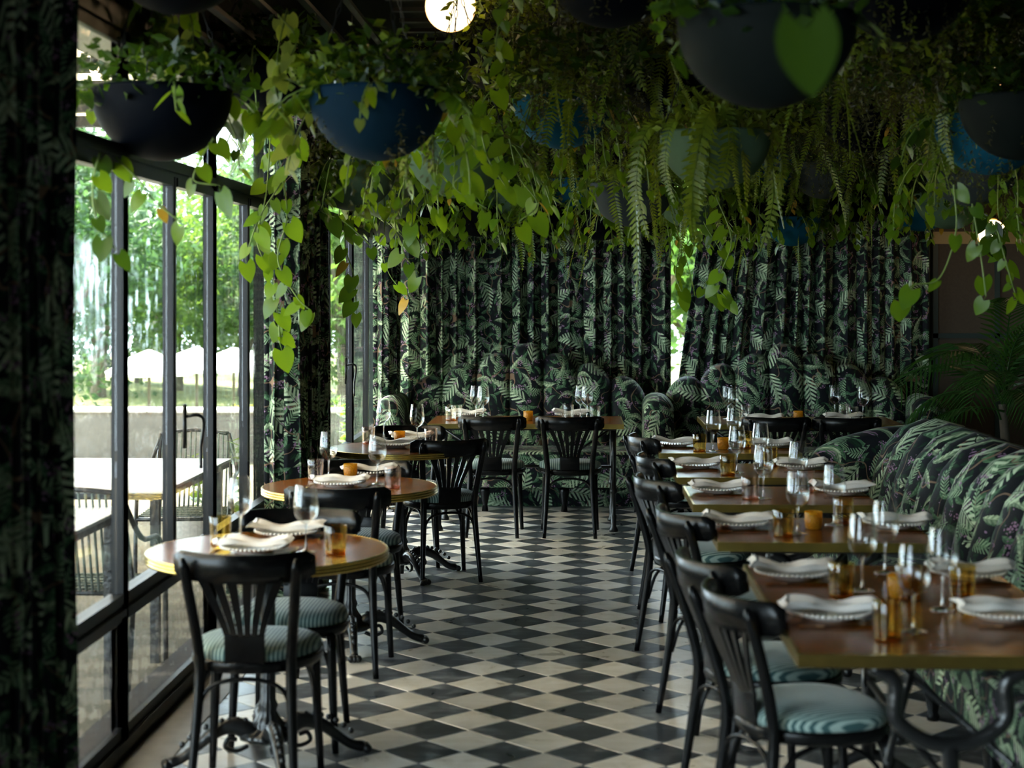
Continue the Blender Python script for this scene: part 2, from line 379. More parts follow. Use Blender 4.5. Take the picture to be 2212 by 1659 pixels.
# ------------------------------------------------------------------ room shell
def struct(name, mb, mat, parent=None, **kw):
    o = mb.obj(name, mat, parent, smooth=False, **kw); o['kind'] = 'structure'; return o
floor = struct('floor', MB().box(XW - .25, XR, -1.2, YB + .1, -.12, -.004), M['grout'])
TS = .2894; v0 = onz(1176.3, 1578.7, 0); tl = []
i0 = int((XW - v0.x) / (TS / 2)) - 2
for i in range(-26, 40):
    for j in range(-36, 50):
        if (i + j) % 2: continue
        # tile centres sit half a diagonal from the vertices, on two interleaved grids
        x = v0.x + i * TS / 2; y = v0.y + j * TS / 2
        pale = (i % 2 != 0)
        # corners are vertices of the lattice: centres are offset by TS/2 in one axis
        tl.append((x + TS / 2, y, pale))
seen = []
for x, y, pale in tl:
    if not (XW + .17 < x < XR - .15 and 3.2 < y < YB - .1): continue
    p = Vector((x, y, 0)) - CAM; d = p.dot(FWD); px = CX + F * p.dot(RGT) / d; py = HY + F * EYE / d
    vis = -60 < px < 2270 and py < 1720
    seen.append((0 if vis else 1, -py if px < 1500 else -py + 260, x, y, pale))
seen.sort()
def tile_mesh():
    h = TS / 2 - .0016; b = .0022
    V = [(h, 0, -.01), (0, h, -.01), (-h, 0, -.01), (0, -h, -.01)]
    V += [(h, 0, -b), (0, h, -b), (-h, 0, -b), (0, -h, -b), (h - b * 1.4, 0, 0), (0, h - b * 1.4, 0), (-h + b * 1.4, 0, 0), (0, -h + b * 1.4, 0)]
    Fc = [(8, 9, 10, 11)] + [(a + i, a + (i + 1) % 4, a + 4 + (i + 1) % 4, a + 4 + i) for a in (0, 4) for i in range(4)]
    return V, Fc
TV, TF = tile_mesh()
tmw = mk('floor_tile_pale', TV, TF, False); tmw.materials.append(M['tile_white'])
tmb = mk('floor_tile_dark', TV, TF, False); tmb.materials.append(M['tile_black'])
rest = {True: MB(), False: MB()}
for k, (vz, _, x, y, pale) in enumerate(seen):
    dz = random.uniform(-.0006, .0003); rz = random.choice((0, pi / 2, pi, -pi / 2))
    if k < 290 and vz == 0:
        link('floor_tile', tmw if pale else tmb, floor, None, (x, y, dz), (0, 0, rz))
    else:
        rest[pale].add([(a + x, b + y, c + dz) for a, b, c in TV], TF)
for pale in (True, False):
    o = rest[pale].obj('floor_tiling', M['tile_white' if pale else 'tile_black'], floor, smooth=False); o['kind'] = 'stuff'
struct('trim_1', MB().box(XW + .01, XW + .17, -1.2, YB - .2, -.01, .004), M['sill'])
struct('ceiling', MB().box(XW - .3, XR + .1, -1.3, YB + .2, ZC, ZC + .1), M['ceiling'])
struct('wall_right', MB().box(XR, XR + .1, -1.3, YB + .2, 0, ZC), M['dark_wall'])
struct('wall_rear', MB().box(XW - .3, XR + .1, -1.3, -1.2, -.1, ZC), M['dark_wall'])
# back wall with one tall window behind the curtain gap
gx = at(1466, 700, YB).x
wb = MB().box(XW - .3, gx - .35, YB, YB + .14, -.1, ZC).box(gx + .35, XR + .1, YB, YB + .14, -.1, ZC)
wb.box(gx - .35, gx + .35, YB, YB + .14, -.1, .5).box(gx - .35, gx + .35, YB, YB + .14, 2.6, ZC)
struct('wall_back', wb, M['dark_wall'])
win = struct('window_4', MB().box(gx - .35, gx - .31, YB + .02, YB + .08, .5, 2.6).box(gx + .31, gx + .35, YB + .02, YB + .08, .5, 2.6).box(gx - .31, gx + .31, YB + .02, YB + .08, .5, .55), M['frame_metal'])
MB().box(gx - .31, gx + .31, YB + .045, YB + .051, .55, 2.6).obj('pane', M['pane'], win, smooth=False)
# panelled dark wall at the far right
pl = at(2008, 700, YB - .05).x
MW = simple('brown_green_wall_covering', (.060, .045, .030), .7, 0, .3, 60, .25)
struct('wall_panelling', MB().box(pl, XR, YB - .04, YB, 0, ZC), MW)
for nm, (x0, x1, z0, z1) in enumerate([(pl, XR, 2.05, 2.15), (pl, XR, 1.28, 1.32), (pl + .00, pl + .04, 0, 2.05), (pl + .50, pl + .54, 0, 2.05), (pl + 1.04, pl + 1.08, 0, 2.05), (pl, XR, .28, .34)]):
    struct('trim_%d' % (nm + 2), MB().box(x0, x1, YB - .06, YB - .04, z0, z1), M['dark_wall'] if nm else simple('cornice_tinted_warm_light', (.34, .24, .10), .6))  # top moulding: the warm light on it is put into its ochre colour
# ---- window wall
ZM, ZT, ZTOP = .52, 2.15, 2.58
def yw(px): return onx(px, 900, XW).y
struct('wall_left', MB().box(XW - .14, XW, -1.3, YB + .1, ZTOP + .10, ZC), M['ceiling'])
def steel_bar(mb, y, w_=.030):           # T-shaped post with a stepped face
    mb.box(XW - .050, XW - .030, y - w_ * .4, y + w_ * .4, .06, ZTOP)
    mb.box(XW - .030, XW - .008, y - w_ * .5, y + w_ * .5, .06, ZTOP)
    mb.box(XW - .008, XW + .006, y - w_ * .45, y + w_ * .45, .06, ZTOP)
bays = [('window_1', .2, yw(272)), ('window_2', yw(272), yw(464)), ('window_3', yw(464), 8.6), ('window_5', 9.4, yw(762)), ('window_6', yw(762), YB - .05)]
for nm, y0, y1 in bays:
    f = MB()
    for y in (y0, y1): steel_bar(f, y)
    for z, h in ((.045, .045), (ZM, .026), (ZT, .026), (ZTOP + .03, .05)):
        f.box(XW - .050, XW - .030, y0, y1, z - h * .8, z + h * .8); f.box(XW - .030, XW - .008, y0, y1, z - h * 1.4, z + h * 1.4); f.box(XW - .008, XW + .006, y0, y1, z - h * .5, z + h * .5)
    win = struct(nm, f, M['frame_metal'])
    n = 2 if y1 - y0 < 2.5 else 4; dy = (y1 - y0) / n
    for k in range(n):                   # opening casements between rails, each with its own sash
        a, b = y0 + k * dy + .020, y0 + (k + 1) * dy - .020; s = MB()
        for q in (a, b): s.box(XW - .044, XW - .002, q - .009, q + .009, ZM + .03, ZT - .03)
        for q in (ZM + .05, ZT - .05): s.box(XW - .048, XW + .002, a + .018, b - .018, q - .018, q + .018)
        s.obj('sash', M['frame_metal'], win, smooth=False)
        MB().box(XW - .028, XW - .023, a + .018, b - .018, ZM + .068, ZT - .068).obj('pane', M['pane'], win, smooth=False)
    MB().box(XW - .028, XW - .023, y0 + .03, y1 - .03, .09, ZM - .03).obj('pane', M['pane'], win, smooth=False)
    MB().box(XW - .028, XW - .023, y0 + .03, y1 - .03, ZT + .03, ZTOP - .02).obj('pane', M['pane'], win, smooth=False)
    if nm in ('window_2', 'window_5'):
        hy = yw(396) if nm == 'window_2' else yw(745)
        h = MB().box(XW, XW + .012, hy - .012, hy + .012, 1.02, 1.20)
        h.tube(interp([(XW + .01, hy, 1.15), (XW + .06, hy + .01, 1.155), (XW + .07, hy + .06, 1.12), (XW + .055, hy + .075, 1.02), (XW + .055, hy + .075, .93)], 5), .007, 6)
        h.obj('handle', M['iron'], win)
struct('pillar', MB().box(XW - .12, XW, 8.55, 9.45, 0, ZTOP + .1), M['ceiling'])
# track rails along the ceiling above the windows
for k, (dx, z) in enumerate(((.05, 2.70), (.14, 2.78), (.24, 2.88), (.34, 2.98), (.46, 3.08))):
    struct('trim_%d' % (10 + k), MB().box(XW + dx, XW + dx + .035, -1, YB - .1, z, z + .02), M['slat'])
# ceiling slats (a lattice of battens)
cg = empty('ceiling_lattice', (0, 0, 0), 0, 'dark lattice of weathered battens under the ceiling above the plants', 'lattice'); 
for k in range(27):
    MB().box(XW + .6, XR - .1, 4.2 + k * .35, 4.26 + k * .35, ZC - .16, ZC - .14).obj('batten', M['slat'], cg, smooth=False)
for k in range(8):
    MB().box(XW + .8 + k * .65, XW + .84 + k * .65, 3.2, YB - .1, ZC - .14, ZC - .10).obj('joist', M['slat'], cg, smooth=False)
# ------------------------------------------------------------------ curtains
def curtain(name, path, z0, z1, mat, label, amp=.035, wl=.13, thick=.004, shear=None, uoff=0.0, seed=0):
    rnd = random.Random(seed); pts = [Vector((p[0], p[1], 0)) for p in path]
    seg = [0]; 
    for a, b in zip(pts, pts[1:]): seg.append(seg[-1] + (b - a).length)
    L = seg[-1]; n = max(12, int(L / wl * 12)); nz = 14; V = []; U = []; arc = 0; prev = None
    ph = [0]
    for i in range(n): ph.append(ph[-1] + (1 + .35 * sin(i * .11 + seed)) * 2 * pi / 12)
    for i in range(n + 1):
        s = L * i / n; k = 0
        while k < len(seg) - 2 and seg[k + 1] < s: k += 1
        t = (s - seg[k]) / max(1e-6, seg[k + 1] - seg[k]); p = pts[k].lerp(pts[k + 1], t); d = (pts[k + 1] - pts[k]).normalized(); nr = Vector((-d.y, d.x, 0))
        am = amp * (1 + .3 * sin(i * .23 + seed * 2))
        q = p + nr * am * sin(ph[i]) + d * am * .45 * sin(2 * ph[i])
        if prev is not None: arc += (q - prev).length
        prev = q.copy()
        for j in range(nz + 1):
            z = z0 + (z1 - z0) * j / nz; w_ = 1 + .25 * sin(j * .5 + i * .05)
            r = p + nr * am * w_ * sin(ph[i] + .12 * sin(j * .45 + i * .02)) + d * am * .45 * sin(2 * ph[i])
            if shear: r = r + shear(s / L, j / nz)
            V.append((r.x, r.y, z)); U.append((arc + uoff, z))
    Fc = [(i * (nz + 1) + j, (i + 1) * (nz + 1) + j, (i + 1) * (nz + 1) + j + 1, i * (nz + 1) + j + 1) for i in range(n) for j in range(nz)]
    me = mk(name, V, Fc, True, U); o = link(name, me, None, mat); tag(o, label, 'curtain')
    m = o.modifiers.new('s', 'SOLIDIFY'); m.thickness = thick; return o
xi = XW + .17
curtain('curtain', [(XW + .04, 2.9), (xi, 2.9), (xi + .02, onx(181, 900, xi + .05).y), (XW + .03, onx(181, 900, xi + .05).y + .03)], .01, 2.95, M['print'], 'unlit leaf print curtain bunched beside the nearest window bay', seed=1)
ya = onx(568, 900, XW + .02).y; yb = onx(708, 900, XW + .19).y
curtain('curtain', [(XW + .02, ya + .03), (XW + .15, ya), (XW + .19, ya + .08), (XW + .19, yb - .05), (XW + .05, yb)], .01, 2.95, M['print'], 'leaf print curtain wrapped round the pillar between the two window bays', seed=2, amp=.028, wl=.11)
cY = YB - .18
curtain('curtain', [(XW + .04, 12.35), (XW + .17, 12.30), (XW + .20, 12.42), (XW + .16, 12.95)], .01, 2.95, M['print'], 'narrow sunlit leaf print curtain in the corner beside the far window', seed=3, amp=.028, wl=.11)
xa, xb = at(838, 700, cY).x, at(1449, 700, cY).x
curtain('curtain', [(xa, cY), (xb, cY)], .01, 3.05, M['print'], 'wide leaf print curtain hanging behind the banquette nearest the windows', seed=4, amp=.045, wl=.15)
xa2, xb2 = at(1459, 850, cY).x, at(2000, 700, cY).x
def sh(u, v): return Vector((max(0, 1 - u * 1.6) * max(0, (v - .25)) * .42, 0, 0))
curtain('curtain', [(xa2, cY), (xb2, cY)], .01, 3.05, M['print'], 'swept leaf print curtain behind the banquette beside the dark panelled wall', seed=5, amp=.045, wl=.14, shear=sh, uoff=3.3)
# ------------------------------------------------------------------ banquettes and the long sofa
def channel(prof, wdt, bulge, uoff=0.0, hs=None, nu=12):
    """one padded channel: profile (y,z) swept across x, bulging outward; hs(u)-> height scale"""
    P = [Vector((0, a, b)) for a, b in prof]; k = len(P); V = []; U = []; arc = [0]
    for i in range(1, k): arc.append(arc[-1] + (P[i] - P[i - 1]).length)
    for iu in range(nu + 1):
        u = -1 + 2 * iu / nu; bl = bulge * (max(0, 1 - abs(u) ** 2.2) ** .52)
        for i in range(k):
            d = (P[min(i + 1, k - 1)] - P[max(i - 1, 0)]).normalized(); nr = Vector((0, -d.z, d.y))
            q = P[i] + nr * bl; z = q.z
            if hs: z = prof[0][1] + (z - prof[0][1]) * hs(u)
            V.append((u * wdt / 2, q.y, z)); U.append((uoff + u * wdt / 2 * 1.15, z if i < k * .7 else arc[i] * .9))
    Fc = [(i * k + j, (i + 1) * k + j, (i + 1) * k + j + 1, i * k + j + 1) for i in range(nu) for j in range(k - 1)]
    Fc += [tuple(range(k)), tuple(nu * k + j for j in range(k - 1, -1, -1))]
    return mk('back_channel', V, Fc, True, U)
def cushion_box(mb_uv, x0, x1, y0, y1, z0, z1): return MB().box(x0, x1, y0, y1, z0, z1)
def uvbox(name, x0, x1, y0, y1, z0, z1, mat, parent, bevel=.03, axis='x'):
    o = MB().box(x0, x1, y0, y1, z0, z1).obj(name, mat, parent, bevel=bevel, seg=3)
    me = o.data; l = me.uv_layers.new(name='UVMap')
    for p in me.polygons:
        for li in p.loop_indices:
            v = me.vertices[me.loops[li].vertex_index].co; n = p.normal
            if abs(n.z) > .7: c = (v.x, v.y + .5)
            elif abs(n.y) > abs(n.x): c = (v.x, v.z)
            else: c = (v.y, v.z)
            l.data[li].uv = c
    return o
def banquette(cx, label):
    t = empty('banquette', (cx, 12.05, 0), 0, label, 'sofa')
    hw = .98; cw = .265
    for k in range(-3, 4):
        x = k * cw
        hc = (1.205, 1.135, 1.06, .965)[abs(k)]; sg = 0 if k == 0 else (1 if k > 0 else -1)
        def H(u): return hc - (.055 * abs(u) ** 4 if sg == 0 else .11 * max(0, (u * sg + .5) / 1.5) ** 2.4 + .015 * max(0, -u * sg) ** 4)
        prof = [(.55, .44), (.56, .6), (.57, .8), (.58, 1.0), (.60, 1.10), (.64, 1.17), (.70, 1.19), (.75, 1.12), (.77, .9), (.77, .1)]
        hs = lambda u, H=H: (H(u) - .44) / (1.19 - .44)
        me = channel(prof, cw - .002, .05, x + cx, hs); link('back_channel', me, t, M['print_sofa'], (x, 0, 0))
    for s in (-1, 1):                    # curved wings
        prof = [(.05, .20), (.02, .5), (.03, .72), (.08, .83), (.18, .87), (.40, .87), (.62, .87), (.74, .82), (.77, .5), (.77, .2)]
        k = len(prof); V = []; U = []; nu = 8
        for iu in range(nu + 1):
            u = -1 + 2 * iu / nu; e = sqrt(max(0, 1 - u * u * .96))
            for a, b in prof: V.append((s * (hw + .04) + u * .105, .40 + (a - .40) * (.82 + .18 * e), .2 + (b - .2) * (.86 + .14 * e))); U.append((u * .12 + a + s, b))
        Fc = [(i * k + j, (i + 1) * k + j, (i + 1) * k + j + 1, i * k + j + 1) for i in range(nu) for j in range(k - 1)] + [tuple(range(k)), tuple(nu * k + j for j in range(k - 1, -1, -1))]
        link('armrest', mk('armrest', V, Fc, True, U), t, M['print_sofa'])
    uvbox('seat', -hw + .05, hw - .05, .0, .58, .34, .46, M['print_sofa'], t, .04)
    uvbox('apron', -hw + .05, hw - .05, .02, .55, .19, .345, M['print_sofa'], t, .01)
    uvbox('plinth', -hw + .08, hw - .08, .40, .50, .0, .195, M['print_sofa'], t, .005)
    for x in (-.85, -.3, .3, .85): MB().lathe([(0, .2), (.035, .2), (.04, .15), (.02, .05), (.025, 0), (0, 0)], 12, (x, .12, 0)).obj('leg', M['black_wood'], t)
    return t
banquette(at(1137, 900, 12.6).x, 'leaf print channel-back banquette beside the window corner, its back rising in a scalloped arch')
banquette(at(1697, 900, 12.6).x, 'leaf print channel-back banquette in front of the swept curtain near the dark panelled wall')
sf = empty('long_sofa', (1.28, 0, 0), 0, 'long leaf print channelled sofa running down beside the rectangular tables', 'sofa')
cw = .285; Y1 = 9.42; ns = 21
prof = [(.46, .40), (.47, .52), (.50, .65), (.54, .76), (.60, .83), (.67, .86), (.75, .84), (.80, .78), (.84, .65), (.84, .15)]
for k in range(ns):
    y = Y1 - .2 - (k + .5) * cw
    e = 1 - (.04 if k == 0 else 0)
    me = channel(prof, cw - .001, .115, y * 1.0, (lambda u, e=e: e))
    # local x -> world -y ; local y -> world x
    link('back_channel', me, sf, M['print_sofa'], (0, y, 0), (0, 0, -pi / 2))
prof2 = [(.02, .16), (.0, .5), (.03, .66), (.10, .76), (.22, .82), (.45, .88), (.65, .90), (.78, .84), (.84, .6), (.84, .16)]
V = []; U = []; nu = 10; k = len(prof2)
for iu in range(nu + 1):
    u = -1 + 2 * iu / nu; e = sqrt(max(0, 1 - u * u * .97))
    for a, b in prof2: V.append((.42 + (a - .42) * (.90 + .10 * e), Y1 - .1 + u * .11, .16 + (b - .16) * (.90 + .10 * e))); U.append((u * .12 + a + 5, b))
Fc = [(i * k + j, (i + 1) * k + j, (i + 1) * k + j + 1, i * k + j + 1) for i in range(nu) for j in range(k - 1)] + [tuple(range(k)), tuple(nu * k + j for j in range(k - 1, -1, -1))]
link('armrest', mk('armrest', V, Fc, True, U), sf, M['print_sofa'])
uvbox('seat', 0, .50, 3.1, Y1 - .2, .33, .46, M['print_sofa'], sf, .04)
uvbox('apron', .03, .6, 3.1, Y1 - .2, .19, .34, M['print_sofa'], sf, .01)
for k in range(7):
    yy = 3.6 + k * .9
    for dx in (.10, .34): MB().lathe([(0, .2), (.038, .2), (.042, .17), (.034, .15), (.036, .12), (.020, .03), (.026, .015), (.022, 0), (0, 0)], 12, (dx, yy, 0)).obj('leg', M['black_wood'], sf)
# ------------------------------------------------------------------ chairs
def make_chair():
    t = empty('bistro_chair', (0, 0, 0))
    # seat pad, rounded trapezoid
    def outline(sc_, n=36):
        o = []
        for j in range(n):
            a = 2 * pi * j / n; x = .212 * abs(cos(a)) ** .85 * (1 if cos(a) > 0 else -1); y = .205 * abs(sin(a)) ** .9 * (1 if sin(a) > 0 else -1)
            x *= 1 + .10 * (y / .205); o.append((x * sc_, y * sc_))
        return o
    def stack(levels, cap=True):
        V = []; n = 36
        for s_, z in levels: V += [(x, y, z) for x, y in outline(s_)]
        Fc = [(i * n + j, i * n + (j + 1) % n, (i + 1) * n + (j + 1) % n, (i + 1) * n + j) for i in range(len(levels) - 1) for j in range(n)]
        if cap: Fc += [tuple(range(n - 1, -1, -1)), tuple((len(levels) - 1) * n + j for j in range(n))]
        return V, Fc
    link('seat', mk('seat', *stack([(.93, .445), (.985, .455), (1.0, .47), (.97, .485), (.85, .497), (.6, .504), (.3, .506), (.05, .506)])), t, M['stripes'])
    link('seat_frame', mk('seat_frame', *stack([(.96, .415), (1.0, .418), (1.03, .43), (1.035, .445), (1.02, .455), (.96, .456)])), t, M['black_wood'])
    for s in (-1, 1):
        p = interp([(s * .172, -.245, .0), (s * .160, -.215, .2), (s * .150, -.190, .40), (s * .153, -.196, .50), (s * .170, -.238, .66), (s * .184, -.287, .805)], 5)
        n = len(p); MB().tube(p, [.0125 + .006 * min(1, i / (n * .35)) - .003 * max(0, (i / n - .6)) for i in range(n - 1)] + [.008], 8).obj('leg', M['black_wood'], t)
        p = [(s * .190, .170, .0), (s * .180, .160, .2), (s * .172, .148, .42)]
        MB().tube(interp(p, 4), [.0125 + .0008 * i for i in range(9)], 8).obj('leg', M['black_wood'], t)
        # bentwood braces: arc from leg up to seat frame
        b = MB(); b.tube(interp([(s * .176, .152, .22), (s * .168, .12, .34), (s * .155, .03, .402), (s * .150, -.06, .405), (s * .152, -.15, .36), (s * .157, -.195, .24)], 5), .0075, 6)
        b.obj('brace', M['black_wood'], t)
    b = MB(); b.tube(interp([(-.156, -.20, .26), (-.13, -.195, .355), (-.06, -.19, .392), (.06, -.19, .392), (.13, -.195, .355), (.156, -.20, .26)], 5), .0075, 6)
    b.obj('brace', M['black_wood'], t); b = MB()
    b.tube(interp([(-.176, .15, .26), (-.14, .155, .37), (-.06, .16, .405), (.06, .16, .405), (.14, .155, .37), (.176, .15, .26)], 5), .0075, 6)
    b.obj('brace', M['black_wood'], t)
    # curved top rail
    V = []; n = 20; Fz = 6
    for i in range(n + 1):
        u = -1 + 2 * i / n; x = .226 * u; y = -.296 + .105 * abs(u) ** 2.0
        e = max(0, abs(u) - .88) / .12; ht = .047 * (1 - .35 * e * e); zc = .772 + .004 * u * u
        for (dy, dz) in ((.009, -1), (.011, 0), (.009, .94), (.004, 1), (-.004, 1), (-.009, .94), (-.011, 0), (-.009, -1)):
            V.append((x - dy * u * .7, y + dy + dz * -.006, zc + dz * ht))
    Fc = [(i * 8 + j, i * 8 + (j + 1) % 8, (i + 1) * 8 + (j + 1) % 8, (i + 1) * 8 + j) for i in range(n) for j in range(8)] + [tuple(range(7, -1, -1)), tuple(n * 8 + j for j in range(8))]
    link('backrest', mk('backrest', V, Fc), t, M['black_wood'])
    # fanned splat: six slats converging into a solid panel
    for k in range(6):
        s = MB(); u = (k - 2.5) / 2.5; V = []
        for i in range(9):
            f = i / 8; z = .535 + (.735 - .535) * f; xc = u * (.055 + (.125 - .055) * f ** 1.25) ; w_ = .0094 + .006 * f
            y = -.205 - .078 * f + .02 * (xc / .13) ** 2
            V += [(xc - w_, y - .005, z), (xc + w_, y - .005, z), (xc + w_, y + .005, z), (xc - w_, y + .005, z)]
        Fc = [(i * 4 + j, i * 4 + (j + 1) % 4, (i + 1) * 4 + (j + 1) % 4, (i + 1) * 4 + j) for i in range(8) for j in range(4)] + [(3, 2, 1, 0), (32, 33, 34, 35)]
        link('back_slat', mk('back_slat', V, Fc, False), t, M['black_wood'])
    s = MB(); s.add([(-.066, -.202, .418), (.066, -.202, .418), (.066, -.190, .418), (-.066, -.190, .418), (-.066, -.211, .545), (.066, -.211, .545), (.066, -.199, .545), (-.066, -.199, .545)],
                    [(0, 3, 2, 1), (4, 5, 6, 7), (0, 1, 5, 4), (1, 2, 6, 5), (2, 3, 7, 6), (3, 0, 4, 7)])
    s.obj('splat', M['black_wood'], t, bevel=.003)
    return t
proto = make_chair(); KIDS[proto.name] = list(proto.children); first = [True]
def chair(x, y, face, label, group):
    """face = heading of the seat front, degrees from +Y (counter-clockwise)"""
    o = proto if first[0] else dup(proto); first[0] = False
    o.location = (x, y, 0); o.rotation_euler = (0, 0, R(face)); tag(o, label, 'chair', group); return o
def cpx(px, d): return at(px, 800, d)
GL = 'black bentwood chairs at the round tables'; GR = 'black bentwood chairs along the aisle at the rectangular tables'; GB = 'black bentwood chairs before the banquettes'
p = at(550, 0, 5.40); chair(p.x, 5.40, 0, 'black bentwood chair with its back to the camera at the nearest round table', GL)
p = at(625, 0, 5.93); chair(p.x, 5.93, 180, 'black bentwood chair facing the camera behind the nearest round table', GL)
p = at(741, 0, 7.12); chair(p.x, 7.12, 0, 'black bentwood chair with its back to the camera at the middle round table', GL)
p = at(770, 0, 7.74); chair(p.x, 7.74, 176, 'black bentwood chair facing the camera behind the middle round table', GL)
p = at(952, 0, 9.40); chair(p.x, 9.36, 20, 'black bentwood chair turned slantwise at the farthest round table beside the open aisle', GL)
p = at(880, 0, 9.85); chair(p.x, 9.82, 184, 'black bentwood chair behind the farthest round table facing the camera', GL)
for px, lab in ((1066, 'black bentwood chair nearer the windows at the table before the window banquette'), (1231, 'black bentwood chair nearer the room centre at the table before the window banquette')):
    p = at(px, 0, 11.08); chair(p.x, 11.08, 0, lab, GB)
for px, lab in ((1667, 'black bentwood chair nearer the aisle at the table before the panelled-wall banquette'), (1814, 'black bentwood chair beside the sofa end at the table before the panelled-wall banquette')):
    p = at(px, 0, 11.08); chair(p.x, 11.08, 0, lab, GB)
RC = [(1613, 4.34, 'black bentwood chair with a pale teal seat nearest the camera at the long near table'), (1538, 4.92, 'black bentwood chair second in the aisle row, at the long near table'),
      (1484, 6.00, 'black bentwood chair third in the aisle row, at the first small table'), (1422, 7.10, 'black bentwood chair fourth in the aisle row, at the second small table'),
      (1412, 8.06, 'black bentwood chair fifth in the aisle row, at the third small table'), (1386, 9.22, 'black bentwood chair last in the aisle row, at the small table farthest from the camera')]
for k, (px, d, lab) in enumerate(RC):    # near post pixel and distance
    p = at(px, 0, d); fa = (-70, -71, -69, -70, -74, -76)[k]; q = Matrix.Rotation(R(fa), 3, 'Z') @ Vector((.184, -.287, 0))
    chair(p.x - q.x, p.y - q.y, fa, lab, GR)
# ------------------------------------------------------------------ tables
ZTB = .75
def edge_profile(r): return [(r - .012, -.034), (r - .003, -.034), (r, -.030), (r, -.025), (r - .004, -.0235), (r - .004, -.0215), (r, -.020), (r, -.014), (r - .004, -.0125), (r - .004, -.0105), (r, -.009), (r, -.003), (r - .003, 0), (r - .008, .0003), (r - .009, -.001)]
def round_table(px, d, dia, label, rot):
    p = at(px, 0, d); r = dia / 2
    t = empty('round_table', (p.x, p.y, 0), 0, label, 'table', 'round brass-edged tables')
    MB().lathe([(0, -.034), (r - .010, -.034), (r - .010, -.001), (r - .008, -.0005), (0, -.0005)], 72, (0, 0, ZTB)).obj('tabletop', M['wood'], t, smooth=False)
    MB().lathe(edge_profile(r), 96, (0, 0, ZTB)).obj('brass_edge', M['brass'], t)
    c = MB(); c.lathe([(.16, .716), (.15, .700), (.05, .690), (.045, .66), (.030, .64), (.026, .60), (.026, .42), (.029, .41), (.029, .40), (.024, .39)], 24)
    c.lathe([(.024, .39), (.026, .22), (.034, .20), (.028, .18), (.040, .155), (.055, .135), (.05, .12), (.085, .11), (.10, .10), (.095, .085), (.06, .07), (0, .065)], 48, flute=.07, fn=12)
    c.obj('column', M['iron'], t)
    for k in range(4):
        a = rot + k * pi / 2; l = MB(); ca, sa = cos(a), sin(a)
        def P(r_, z): return (r_ * ca, r_ * sa, z)
        l.tube(interp([P(.05, .10), P(.12, .135), P(.19, .115), P(.25, .07), (.30 * ca, .30 * sa, .035), P(.345, .022)], 4), [.030, .032, .033, .032, .030, .028, .026, .025, .024, .022, .021, .020, .019, .018, .018, .018, .018, .018, .019, .020, .020], 8)
        for q in range(9):               # gadroon beads down the leg and a clawed foot
            f = q / 8; rr = .08 + .22 * f; z = .128 + .022 * sin(f * 2.2) - .085 * f * f; l.sph(P(rr, z + .022), .0115, 6, 4)
        for q in (-1, 0, 1): l.sph((.355 * ca - q * .016 * sa, .355 * sa + q * .016 * ca, .018), .017, 8, 5, (1, 1, 1))
        l.tube(interp([P(.07, .06), P(.11, .045), P(.15, .06), P(.14, .09), P(.11, .085)], 4), .008, 6)
        l.obj('leg', M['iron'], t)
    return t
RTAB = [(579, 5.70, .853, 'round wooden table with brass edge nearest the camera beside the windows', .35), (756, 7.55, .825, 'round wooden brass-edged table, middle one of the window row', .2), (868, 9.42, .85, 'round wooden brass-edged table farthest down the window row', .5)]
for a in RTAB: round_table(*a)
def rect_edge(t, x0, x1, y0, y1):
    m = MB()
    for z0, z1 in ((-.034, -.0245), (-.0225, -.0135), (-.0115, 0)):
        for (a, b, c, d) in ((x0, x1, y0, y0 + .008), (x0, x1, y1 - .008, y1), (x0, x0 + .008, y0 + .008, y1 - .008), (x1 - .008, x1, y0 + .008, y1 - .008)):
            m.box(a, b, c, d, ZTB + z0, ZTB + z1)
    m.box(x0 + .002, x1 - .002, y0 + .002, y0 + .009, ZTB - .033, ZTB - .001).box(x0 + .002, x1 - .002, y1 - .009, y1 - .002, ZTB - .033, ZTB - .001)
    m.box(x0 + .002, x0 + .009, y0 + .009, y1 - .009, ZTB - .033, ZTB - .001).box(x1 - .009, x1 - .002, y0 + .009, y1 - .009, ZTB - .033, ZTB - .001)
    return m.obj('brass_edge', M['brass'], t, smooth=False)
